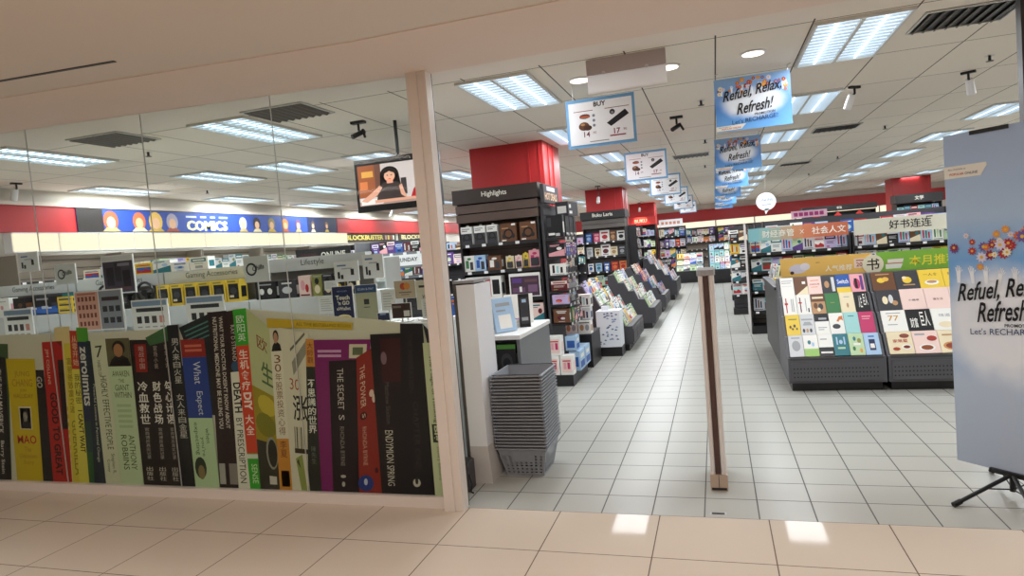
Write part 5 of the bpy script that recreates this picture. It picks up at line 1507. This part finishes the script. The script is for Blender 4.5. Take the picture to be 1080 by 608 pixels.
b.build('board', t)
MB().tube([(-.3, .012, 1.6), (-.3, .012, 1.9)], .008, M_CHAR, 8).tube([(.3, .012, 1.6), (.3, .012, 1.9)], .008, M_CHAR, 8).build('post', t)
shelf_unit('bookcase', 'dark low bookcase carrying the pink sale board', 'bookcase', (2.2, 17.3, 0), 0, 1.4, .4, 1.6, [1.2, .8], M_BLACK, M_CHAR, .12, None, gpb, None, .3)
t = shelf_unit('feature_shelf', 'dark pillar shelf with small header around the far right red pillar', 'display shelf', (6.32, 24.2, 0), 0, 1.3, .6, 2.05, [1.62, 1.2, .8], M_BLACK, M_BLACK, .12, (2.06, 2.34, '文学', M_BLACK, WH), 'dark shelves around the red pillars', None, .3)
row('book', 6, (5.72, 24.36), (6.92, 24.36), 1.627, '%s on the top shelf at the far right red pillar', 'books at the far right red pillar', 'b', (.3, .36), d=.03, tilt=.08)
row('book', 6, (5.72, 24.36), (6.92, 24.36), 1.207, '%s on the second shelf at the far right red pillar', 'books at the far right red pillar', 'l', (.3, .34), d=.03, tilt=.08)

# ------------------------------------------------------------------ left wall: lit headers, comics board, wall shelves
lit_y = [6.03, 6.66, 7.25, 7.85, 8.55, 9.3, 10.1, 11.0, 12.0, 13.0, 13.9]
for k in range(10):
    lit_header_at((XL + .34, lit_y[k] + .005, 0), lit_y[k + 1] - lit_y[k] - .01, A90, 2.095, 2.325, 'cream lit shelf header on the comics wall, %s from the shop front' % ORD[k], 'lit headers on the comics wall')
M_TAUPE = mat('taupe back', '#8a7f72', 0.6)
for k in range(5):
    ya, yb = 6.03 + k * 1.57, 6.03 + (k + 1) * 1.57
    shelf_unit('bookcase', 'taupe wall bookcase under the lit headers, %s from the shop front' % ORD[k], 'bookcase', (XL + .38, (ya + yb) / 2, 0), A90, 1.56, .36, 2.05, [1.70, 1.3, .9], M_TAUPE, mat('taupe panel', '#85796a', 0.6), .12, None, 'wall bookcases under the comics board', M_BLACK, .26)
    if k:
        row('carton', 8, (XL + .16, ya + .06), (XL + .16, yb - .06), 1.707, '%%s on the top shelf of the %s wall bookcase' % ORD[k], 'small boxes on the comics wall shelves', 'l', (.16, .24), d=.12, rotz=A90)
t = thing('comics_board', 'long blue COMICS board above the lit headers on the side wall', 'sign board', (XL + .005, 7.16, 0))
b = MB().box(0, .07, 0, 6.74, 2.375, 2.71, mat('comics blue', '#27469a', 0.45))
b.box(.07, .072, 0, .42, 2.375, 2.71, '#2b2624').box(.07, .072, 5.55, 6.74, 2.375, 2.71, '#232a4a')
b.build('board', t)
b = MB()
for q, (dy, dz_) in enumerate(((0, 0), (.014, 0), (.028, 0), (.014, .006), (.014, -.006))):
    b.text('COMICS', (.0742 + q * .0002, 2.03 + dy, 2.4 + dz_), (0, 1, 0), (0, 0, 1), '#f4f0b8', .96, .165, .012, 0, True)
for y, w in ((2.03, .24), (2.36, .14), (2.6, .12), (2.82, .22)):
    b.box(.073, .074, y, y + w, 2.62, 2.65, '#cfd6ea')
b.build('lettering', t)
b = MB()
rq = random.Random(4)
for k, (y, s) in enumerate(((.55, 1), (1.06, .95), (1.38, 1.05), (1.72, .95), (3.45, .8), (3.85, .85), (4.3, .85), (4.75, .8), (5.2, .75), (5.75, .55), (6.3, .55))):
    hair = ['#a8573a', '#c9663f', '#dcb55a', '#a9a3b8', '#c9c4c0', '#2a2226', '#8a7a4a', '#c9803f', '#6a4a6a', '#5a4a44', '#7a5a4a'][k]
    z = 2.56
    b.ell((.0735 + k * .0003, y, z - .02), (0, .13 * s, 0), (0, 0, .15 * s), hair, 14)
    b.poly([(.0745 + k * .0003, y - .16 * s, 2.378), (.0745 + k * .0003, y + .16 * s, 2.378), (.0745 + k * .0003, y + .08 * s, 2.44), (.0745 + k * .0003, y - .08 * s, 2.44)], ['#b09a6a', '#d8c9a0', '#c9a84a', '#a85a4a'][k % 4])
    b.ell((.0755 + k * .0003, y, z - .05), (0, .075 * s, 0), (0, 0, .09 * s), '#e3b48f', 14)
b.build('print', t)
for k, (ya, yb, txt, m, ink_) in enumerate(((12.2, 14.1, 'SALE', mat('white red board', '#d9b8ae', 0.5), '#b3322a'), (14.2, 17.0, 'BLOCKBUSTER', mat('dark board', '#3a2f22', 0.5), '#e8d36a'), (17.2, 20.4, 'BLOCKBUSTER', mat('dark board', '#3a2f22', 0.5), '#e8d9a0'))):
    if k == 0:
        continue
    b = MB().box(0, .03, 0, yb - ya, 2.14, 2.345, m)
    b.text(txt, (.0315, .15, 2.18), (0, 1, 0), (0, 0, 1), ink_, yb - ya - .9, .13, .03, 0, True)
    for q in range(4):
        b.box(.03, .032, yb - ya - .65 + q * .15, yb - ya - .55 + q * .15, 2.18, 2.3, ['#c9a0a0', '#e8d36a', '#b05a4a', '#e0dccf'][q])
    tag(b.build('wall_sign', None, (XL + .001, ya, 0)), 'dark sign with yellow lettering under the red band, %s from the comics board' % ORD[k - 1], 'sign', 'yellow lettered wall signs')
for k in range(4):
    ya = 14.1 + k * 2.0
    shelf_unit('bookcase', 'dark wall bookcase beyond the comics board, %s along the wall' % ORD[k], 'bookcase', (XL + .38, ya + 1.0, 0), A90, 1.96, .36, 2.05, [1.72, 1.38, 1.04, .7], M_BLACK, mat('rose back', '#8a6a62', 0.6), .12, None, 'wall bookcases beyond the comics board', None, .26)
    if k > 1:
        continue
    for a, z in enumerate((1.727,)):
        row('book', 9, (XL + .17, ya + .06), (XL + .17, ya + 1.94), z, '%%s on the %s shelf of the %s wall bookcase past comics' % (ORD[a], ORD[k]), 'books past the comics board', 'm', (.22, .28), d=.03, rotz=A90, tilt=.08)

# ------------------------------------------------------------------ gaming gondola behind the glass
M_GWHITE = mat('gondola white', '#d5d8d6', 0.45, mottle=0.02)
bays = [(-7.62, -6.42, 'Gaming Accessories'), (-6.40, -5.26, 'Gaming Accessories'), (-5.24, -4.10, 'Gaming Accessories'), (-4.08, -2.98, 'Lifestyle')]
for k, (xa, xb, txt) in enumerate(bays):
    t = thing('gondola_bay', 'pale gondola bay behind the glass with %s header, %s towards the entrance' % (txt, ORD[k]), 'gondola', (xa, 5.0, 0), 0, 'gondola bays behind the glass')
    w = xb - xa
    dz = .03 if k == 3 else 0
    MB().box(0, w, .06, .7, 0, 1.16, M_GWHITE).build('body', t)
    MB().box(0, w, .0, .7, 1.16, 1.335, M_BLUEGREY).build('ledge', t)
    MB().box(0, w, .34, .37, 1.335, 1.64, mat('pegboard', '#77736c', 0.6)).build('back_panel', t)
    b = MB().box(0, w, .22, .37, 1.545 + dz, 1.665 + dz, M_BLUEGREY)
    b.text(txt, (w * .12, .2185, 1.575 + dz), (1, 0, 0), (0, 0, 1), '#3f4a48', w * .76, .07)
    b.build('header', t)
    MB().box(0, w, .34, .37, 1.64, 1.665 + dz, M_GWHITE).build('top_strip', t)
gp = 'goods on the gaming gondola'
GY, GZ = 5.12, 1.336
def goods(kind, bg, els, words, x, w, h, d, where, y=GY, z=GZ, rz=0.0, tilt=0.0):
    return item(kind, Art(bg, els, words), w, h, d, where, gp, (x, y, z), rz, tilt)
goods('carton', 'white', [('e', .5, .5, .1, .12, 'pink'), ('r', .2, .8, .8, .84, 'grey')], 'with one pink dot', -7.3, .22, .2, .1, 'at the far end of the gaming gondola')
goods('carton', 'black', [('e', .6, .6, .2, .12, 'brown'), ('r', .1, .4, .1, .16, 'grey')], 'with brown mark', -7.05, .16, .19, .1, 'second from the far end of the gaming gondola')
goods('carton', 'charcoal', [('r', .05, .95, .1, .9, 'black'), ('r', .1, .5, .75, .85, 'grey'), ('r', .6, .9, .2, .6, '#4a4a52')], 'large and wide', -6.68, .42, .2, .1, 'over the blue tray on the gaming gondola', GY + .04)
goods('carton', 'teal', [('r', .2, .8, .2, .8, 'aqua')], 'with pale window', -6.39, .1, .2, .08, 'next to the wide dark box')
t = thing('blue_tray', 'blue tray of small packs on the gaming gondola ledge', 'tray', (-6.75, 5.02, 1.336), 0)
b = MB().box(-.3, .3, 0, .04, 0, .012, mat('tray blue', '#2f66b8', 0.4))
b.box(-.3, .3, 0, .006, 0, .06, mat('tray blue')).box(-.3, -.294, .006, .04, 0, .06, mat('tray blue')).box(.294, .3, .006, .04, 0, .06, mat('tray blue'))
b.build('body', t)
for k in range(8):
    MB().box(-.28 + k * .07, -.22 + k * .07, .01, .036, .012, .075 + .006 * (k % 3), ['#dfe4ea', '#2f66b8', '#c9cfd6'][k % 3]).build('pack', t)
for k in range(3):
    goods('carton', 'yellow', [('r', .1, .9, .4, .7, 'charcoal'), ('r', .1, .6, .8, .9, 'olive')], 'with dark window', -6.32 + .0 * k, .2, .055, .07, '%s from the bottom of the low yellow pile on the gondola' % ORD[k], 5.04, GZ + k * .0565)
def wheel(x, label, s=1.0):
    t = thing('toy_steering_wheel', label, 'steering wheel', (x, 5.1, GZ), 0, 'black game steering wheels')
    MB().bevbox(-.08, .08, 0, .12, 0, .05, M_BPLAST, .01).build('clamp', t)
    R_ = .098 * s
    c = Vector((0, -.015, .05 + R_))
    pts = [c + Vector((R_ * math.cos(6.2832 * a / 20), 0, R_ * math.sin(6.2832 * a / 20))) for a in range(21)]
    MB().tube(pts, .013, M_BPLAST, 8, False).build('rim', t)
    b = MB()
    for a in (0.1, math.pi - .1, -math.pi / 2):
        b.tube([c, c + Vector((R_ * math.cos(a), 0, R_ * math.sin(a)))], .011, M_CHAR, 6)
    b.prism([(.035 * math.cos(6.2832 * a / 14) + c.x, .035 * math.sin(6.2832 * a / 14) + c.z) for a in range(14)], 'y', -.03, .03, M_BPLAST)
    b.build('hub', t)
    MB().tube([c, Vector((0, .06, .05))], .02, M_BPLAST, 8).build('column', t)
for k, x in enumerate((-5.86, -5.6, -5.36)):
    wheel(x, 'black game steering wheel on the gondola, %s from the tall posters' % ORD[k])
for k in range(6):
    xx = -5.13 + k * .165
    goods('carton', 'yellow', [('r', .12, .88, .12, .82, 'black'), ('e', .5, .5, .25, .16, 'charcoal'), ('r', .1, .7, .88, .95, 'olive'), ('r', .2, .5, .2, .3, 'cream')], 'with black window', xx, .15, .205, .1, '%s in the yellow row of the gaming gondola' % ORD[k])
goods('carton', 'black', [('e', .3, .45, .12, .18, 'white'), ('e', .7, .45, .12, .18, 'white'), ('r', .2, .8, .8, .88, 'grey')], 'with white goggles', -3.95, .22, .16, .1, 'after the yellow row on the gondola')
goods('carton', 'charcoal', [('e', .5, .45, .3, .2, 'pale grey'), ('r', .2, .8, .8, .88, 'white')], 'with pale goggles', -3.72, .18, .16, .1, 'second after the yellow row on the gondola')
goods('carton', 'blush', [('e', .35, .55, .2, .25, 'pink'), ('e', .7, .4, .15, .2, 'red'), ('r', .1, .9, .05, .12, 'maroon')], 'with pink and red dots', -3.54, .12, .19, .08, 'third after the yellow row on the gondola')
for k, (x, c) in enumerate(((-3.41, 'olive'), (-3.30, 'charcoal'), (-3.19, 'black'), (-3.07, 'black'))):
    goods('carton', c, [('e', .5, .32, .3, .2, 'cream' if k != 2 else 'yellow'), ('e', .5, .7, .22, .15, 'black' if c != 'black' else 'grey'), ('r', .1, .9, .9, .95, 'grey')], 'with round speaker cone', x, .1, .19, .08, '%s speaker box near the entrance end of the gondola' % ORD[k])
row('carton', 7, (-6.3, 5.28), (-4.7, 5.28), 1.666, '%s along the very top of the gaming gondola', 'boxes on top of the gaming gondola', 'l', (.08, .13), d=.1)

# second gondola behind with the ONLINE board
t = shelf_unit('gondola', 'white gondola behind the gaming one carrying the dark ONLINE board', 'gondola', (-4.4, 6.6, 0), 0, 1.7, .4, 1.64, [1.4, 1.1, .8], M_GWHITE, M_GWHITE, .12, None, None, None, .3)
row('carton', 9, (-5.2, 6.72), (-3.6, 6.72), 1.407, '%s on the top shelf under the ONLINE board', 'boxes under the ONLINE board', 'l', (.14, .2), d=.1)
b = MB().box(-.36, .36, 0, .02, 0, .165, M_BLACK)
b.text('ONLINE', (-.02, -.001, .05), (1, 0, 0), (0, 0, 1), WH, .32, .07, .02).box(-.3, -.08, -.0012, 0, .05, .11, '#4a2f34')
tag(b.build('sign_board', None, (-4.33, 6.62, 1.641)), 'black ONLINE board on top of the white gondola', 'sign')
# stationery gondola farther back
t = shelf_unit('gondola', 'grey stationery gondola with planner boards seen beside the cream mullion', 'gondola', (-4.3, 8.2, 0), 0, 1.1, .45, 1.88, [1.69, 1.36, 1.1], M_GREY, M_CHAR, .12, None, None, None, .3)
gp = 'goods on the stationery gondola'
row('carton', 7, (-4.64, 8.36), (-3.78, 8.36), 1.697, '%s in the brown pack row of the stationery gondola', gp, 'd', (.13, .16), d=.08)
b = MB().box(-.5, .5, 0, .012, 0, .15, M_WPLAST)
b.text('MONDAY', (-.22, -.001, .05), (1, 0, 0), (0, 0, 1), BK, .3, .06, .02).text('SUNDAY', (.12, -.001, .05), (1, 0, 0), (0, 0, 1), BK, .3, .06, .02).box(-.45, -.28, -.001, 0, .03, .12, '#9fb4c9')
tag(b.build('planner_board', None, (-4.3, 8.19, 1.51)), 'white MONDAY SUNDAY planner board on the stationery gondola', 'planner')
tag(MB().box(-.5, .5, 0, .02, 0, .03, M_GREY).build('ledge_rail', None, (-4.3, 8.19, 1.48)), 'grey rail under the white planner board', 'rail')
row('notebook', 8, (-4.82, 8.34), (-3.78, 8.34), 1.367, '%s in the dark notebook row of the stationery gondola', gp, 'd', (.1, .12), d=.02, tilt=.1)
RG = Art('navy', [('e', .5, .5, .42, .42, 'red'), ('e', .5, .5, .26, .26, 'navy'), ('r', 0, 1, .86, 1, 'pale blue')], 'with a red ring')
for k in range(6):
    item('carton', RG, .14, .15, .08, '%s in the red ring row of the stationery gondola' % ORD[k], gp, (-4.62 + k * .153, 8.34, 1.107))

# gondolas filling the left part of the shop
for q, (x, y) in enumerate(((-6.4, 10.6), (-6.2, 13.6), (-5.4, 16.4), (-5.6, 19.6))):
    shelf_unit('gondola', 'dark gondola in the left part of the shop, %s behind the stationery' % ORD[q], 'gondola', (x, y, 0), 0, 2.6, .5, 1.72, [1.4, 1.06, .72], M_BLACK, M_CHAR, .12, None, 'gondolas in the left part of the shop', None, .36)
    row('carton' if q % 2 else 'magazine', 11, (x - 1.25, y + .16), (x + 1.25, y + .16), 1.407, '%%s on the top shelf of the %s left gondola' % ORD[q], 'goods on the left gondolas', ('l', 'm', 'm', 'l')[q], (.2, .27), d=.03, tilt=.05)
    row('carton', 8, (x - 1.2, y + .3), (x + 1.2, y + .3), 1.721, '%%s along the top of the %s left gondola' % ORD[q], 'boxes on top of the left gondolas', 'm', (.1, .18), d=.14)

# ------------------------------------------------------------------ window ledge with posters in white frames
t = thing('window_ledge', 'long white display ledge right behind the glass front', 'display ledge', (-8.0, 4.4, 0))
MB().box(0, 4.55, 0, .5, 0, 1.07, M_GWHITE).build('body', t)
MB().bevbox(-.01, 4.56, -.01, .51, 1.07, 1.10, M_WHITE, .004).build('top', t)
def poster(name, label, x0, x1, z0, z1, y, paintfn, zbase=1.10, frame=True, cat='poster', gp='framed posters behind the glass'):
    t = thing(name, label, cat, ((x0 + x1) / 2, y, 0), 0, gp)
    w = (x1 - x0) / 2
    MB().box(-w, w, 0, .012, z0, z1, M_WPLAST).build('frame', t)
    b = MB()
    m = .012 if frame else .003
    paintfn(b, -w + m, w - m, z0 + m, z1 - m)
    b.build('print', t)
    if z0 > zbase + .006:
        MB().tube([(0, .006, zbase + .007), (0, .006, z0)], .006, M_STEEL, 8).build('stem', t)
    MB().box(-min(w, .07), min(w, .07), -.03, .05, zbase + .001, zbase + .007, M_STEEL).build('foot', t)
    return t
def R4(b, x0, x1, z0, z1, c, k=1):
    y = -.0006 * k
    b.poly([(x0, y, z0), (x1, y, z0), (x1, y, z1), (x0, y, z1)], c)
def uv(x0, x1, z0, z1):
    return lambda b, a, c, d, e, col, k=1: R4(b, x0 + a * (x1 - x0), x0 + c * (x1 - x0), z0 + d * (z1 - z0), z0 + e * (z1 - z0), col, k)
def p_phones(b, *r):
    q = uv(*r)
    q(b, 0, .5, 0, 1, '#d9a494')
    q(b, .52, 1, 0, 1, '#8d93a0')
    for i in range(4):
        for j in range(5):
            q(b, .05 + j * .085, .1 + j * .085, .1 + i * .22, .22 + i * .22, '#7d3f35', 2)
    for i in range(2):
        for j in range(3):
            q(b, .58 + j * .14, .68 + j * .14, .15 + i * .3, .3 + i * .3, '#2c2f3a', 2)
    q(b, .58, .95, .74, .84, '#3a2730', 2)
    q(b, .05, .45, .93, .97, '#b0675a', 2)
def p_tablet(b, *r):
    q = uv(*r)
    q(b, 0, 1, 0, 1, '#e7e9ea')
    q(b, 0, 1, .84, 1, '#7f97b4', 2)
    q(b, .1, .9, .66, .78, '#2f333d', 2)
    for j in range(4):
        q(b, .1 + j * .22, .24 + j * .22, .3, .52, ['#2a2a2e', '#3a3a40', '#4a4244', '#c98a82'][j], 2)
        q(b, .1 + j * .22, .24 + j * .22, .16, .2, '#a8a4a4', 2)
def p_dark(b, *r):
    q = uv(*r)
    q(b, 0, 1, 0, .86, '#4a4654')
    q(b, 0, 1, .88, 1, '#d6d8da')
    q(b, .1, .35, .2, .7, '#2b2933', 2); q(b, .4, .6, .3, .82, '#35323c', 2); q(b, .65, .9, .15, .6, '#26242c', 2)
    q(b, .1, .9, .06, .14, '#6a4a52', 3); q(b, .5, .9, .72, .8, '#8d8796', 3)
def p_logo(b, x0, x1, z0, z1):
    R4(b, x0, x1, z0, z1, '#d3d9da')
    c = (x0 + (x1 - x0) * .3, (z0 + z1) / 2)
    r = (z1 - z0) * .26
    b.ell((c[0], -.0012, c[1]), (r, 0, 0), (0, 0, r), '#34383c').ell((c[0], -.0018, c[1]), (r * .7, 0, 0), (0, 0, r * .7), '#d3d9da')
    b.text('Chills', (c[0] + r * .2, -.0022, c[1] - r * .5), (1, 0, .15), (0, 0, 1), '#34383c', (x1 - x0) * .5, r * 1.1, .02)
def p_gadget(b, *r):
    q = uv(*r)
    q(b, 0, 1, 0, 1, '#dfe3e6')
    q(b, .12, .5, .78, .86, '#5f7fa8', 2); q(b, .12, .22, .15, .5, '#26282c', 2); q(b, .25, .36, .12, .34, '#26282c', 2); q(b, .68, .82, .3, .62, '#26282c', 2)
    q(b, .3, .75, .62, .68, '#a8b0b8', 2)
poster('sign_holder', 'white framed poster of coral and grey phone grids behind the glass', -5.69, -5.12, 1.18, 1.55, 4.6, p_phones)
poster('sign_holder', 'white framed poster of dark gadgets standing left of the coral poster', -6.65, -6.27, 1.12, 1.43, 4.62, p_tablet)
poster('sign_holder', 'white framed phone poster right beside the coral poster', -5.07, -4.66, 1.12, 1.43, 4.64, p_tablet)
poster('sign_holder', 'white framed phone poster in front of the yellow boxes', -4.42, -4.02, 1.13, 1.43, 4.6, p_tablet)
poster('sign_holder', 'pale card with a round logo in front of the Lifestyle header', -3.86, -3.61, 1.51, 1.73, 4.7, p_logo, 1.10, False)
poster('sign_holder', 'tall dark purple poster with white top above the coral poster', -5.49, -5.11, 1.50, 1.86, 4.75, p_dark)
poster('sign_holder', 'small white card with black gadgets nearest the far end of the ledge', -6.50, -6.24, 1.78, 1.97, 4.72, p_gadget)
poster('sign_holder', 'small white card with a round logo below the lit headers', -6.04, -5.78, 1.63, 1.82, 4.72, p_logo, 1.10, False)

# cashier counter by the mullion with payment cards
t = thing('cashier_counter', 'white cashier counter behind the glass next to the cream mullion', 'counter', (-3.42, 4.36, 0))
MB().box(0, 1.46, 0, .38, 0, 1.10, M_GWHITE).build('body', t)
MB().bevbox(-.01, 1.47, -.01, .39, 1.10, 1.13, M_WHITE, .004).build('top', t)
def card(label, x0, x1, z0, z1, y, fn):
    poster('card_stand', label, x0, x1, z0, z1, y, fn, 1.13, False, 'card', 'payment cards on the cashier counter')
def c_touch(b, x0, x1, z0, z1):
    R4(b, x0, x1, z0, z1, '#1c2450')
    w, h = x1 - x0, z1 - z0
    b.text("Touch", (x0 + .12 * w, -.0014, z0 + .62 * h), (1, 0, 0), (0, 0, 1), WH, .76 * w, .13 * h, .03)
    b.text("'n GO", (x0 + .2 * w, -.0014, z0 + .47 * h), (1, 0, 0), (0, 0, 1), WH, .65 * w, .12 * h, .03)
    b.text("eWallet", (x0 + .15 * w, -.0014, z0 + .32 * h), (1, 0, 0), (0, 0, 1), WH, .72 * w, .1 * h, .01)
    b.text("WE ACCEPT", (x0 + .25 * w, -.0014, z0 + .84 * h), (1, 0, 0), (0, 0, 1), '#9fb0d8', .5 * w, .05 * h)
    b.ell((x0 + .5 * w, -.0014, z0 + .1 * h), (.36 * w, 0, 0), (0, 0, .1 * h), '#e6dfa8').ell((x0 + .5 * w, -.002, z0 + .09 * h), (.28 * w, 0, 0), (0, 0, .06 * h), '#c9b45a')
def c_scan(b, x0, x1, z0, z1):
    R4(b, x0, x1, z0, z1, '#a8aa92')
    w, h = x1 - x0, z1 - z0
    R4(b, x0, x1, z0 + .78 * h, z1, '#2f4a78', 2)
    b.text('SCAN & PAY', (x0 + .12 * w, -.0016, z0 + .85 * h), (1, 0, 0), (0, 0, 1), '#c9d3e6', .76 * w, .07 * h)
    R4(b, x0 + .36 * w, x0 + .64 * w, z0 + .36 * h, z0 + .38 * h, '#2c2f36', 2)
    b.box(x0 + .38 * w, x0 + .62 * w, -.0016, 0, z0 + .45 * h, z0 + .6 * h, '#2c2f36')
def c_text(b, x0, x1, z0, z1):
    R4(b, x0, x1, z0, z1, '#d9dcdc')
    h = (z1 - z0)
    for k in range(6):
        R4(b, x0 + .015, x1 - .015 - .01 * (k % 3), z0 + h * (.14 + .13 * k), z0 + h * (.18 + .13 * k), '#a4a8aa', 2)
def c_circle(b, x0, x1, z0, z1):
    R4(b, x0, x1, z0, z1, '#b9ab92')
    w, h = x1 - x0, z1 - z0
    b.ell((x0 + .42 * w, -.0014, z0 + .68 * h), (.2 * h, 0, 0), (0, 0, .2 * h), '#b3442a').ell((x0 + .6 * w, -.002, z0 + .68 * h), (.2 * h, 0, 0), (0, 0, .2 * h), '#c9803a')
    R4(b, x0 + .2 * w, x0 + .8 * w, z0 + .3 * h, z0 + .36 * h, '#7d6a5a', 2)
    R4(b, x0 + .3 * w, x0 + .7 * w, z0 + .18 * h, z0 + .22 * h, '#7d6a5a', 2)
def c_visa(b, x0, x1, z0, z1):
    R4(b, x0, x1, z0, z1, '#cfcbb8')
    w, h = x1 - x0, z1 - z0
    R4(b, x0 + .15 * w, x0 + .9 * w, z0 + .76 * h, z0 + .84 * h, '#3a3a3e', 2)
    b.text('VISA', (x0 + .25 * w, -.0014, z0 + .38 * h), (1, 0, 0), (0, 0, 1), '#2a2f55', .55 * w, .12 * h, .02, .2)
def c_dark(b, x0, x1, z0, z1):
    R4(b, x0, x1, z0, z1, '#3a2422')
    w, h = x1 - x0, z1 - z0
    R4(b, x0 + .06 * w, x0 + .5 * w, z0 + .7 * h, z0 + .85 * h, '#7a6a66', 2)
    R4(b, x0 + .62 * w, x0 + .94 * w, z0 + .1 * h, z0 + .5 * h, '#d3d0cc', 2)
def c_navy(b, x0, x1, z0, z1):
    R4(b, x0, x1, z0, z1, '#262f52')
    R4(b, x0 + .02, x1 - .03, z0 + .04, z0 + .055, '#8d9cc4', 2)
def c_green(b, x0, x1, z0, z1):
    R4(b, x0, x1, z0, z1, '#b9d39a')
    w = x1 - x0
    b.poly([(x0 + .1 * w, -.0014, z0 + .01), (x0 + .3 * w, -.0014, z0 + .01), (x0 + .2 * w, -.0014, z1 - .01)], '#2f5a2a')
    R4(b, x0 + .4 * w, x0 + .9 * w, z0 + .02, z0 + .04, '#3f6a34', 2)
card('navy eWallet payment card on the cashier counter', -2.895, -2.71, 1.15, 1.43, 4.5, c_touch)
card('olive scan and pay card with a navy top on the cashier counter', -2.69, -2.50, 1.15, 1.43, 4.5, c_scan)
card('white sheet of small text on the counter between payment cards', -2.48, -2.36, 1.22, 1.38, 4.52, c_text)
card('tan card with two orange circles on the cashier counter', -2.37, -2.19, 1.30, 1.44, 4.54, c_circle)
card('cream payment card with dark blue lettering nearest the mullion on the counter', -2.18, -2.02, 1.21, 1.43, 4.52, c_visa)
card('dark brown card with a pale square below the orange circles card', -2.35, -2.19, 1.16, 1.275, 4.43, c_dark)
card('navy strip card beside the dark brown card', -2.475, -2.37, 1.15, 1.21, 4.43, c_navy)
card('small white card at the mullion end of the counter', -2.10, -2.0, 1.15, 1.29, 4.43, c_text)
card('white text sheet left of the navy eWallet card', -3.05, -2.91, 1.22, 1.36, 4.54, c_text)
card('small green card below the white text sheet', -3.15, -2.96, 1.145, 1.215, 4.45, c_green)
card('white card with dark phone picture above the eWallet card', -2.93, -2.71, 1.46, 1.62, 4.62, p_gadget)
card('white price sheet behind the eWallet card', -3.06, -2.94, 1.40, 1.475, 4.66, c_text)
card('white card with dark gadgets beside the Lifestyle header', -2.68, -2.5, 1.47, 1.66, 4.64, p_gadget)
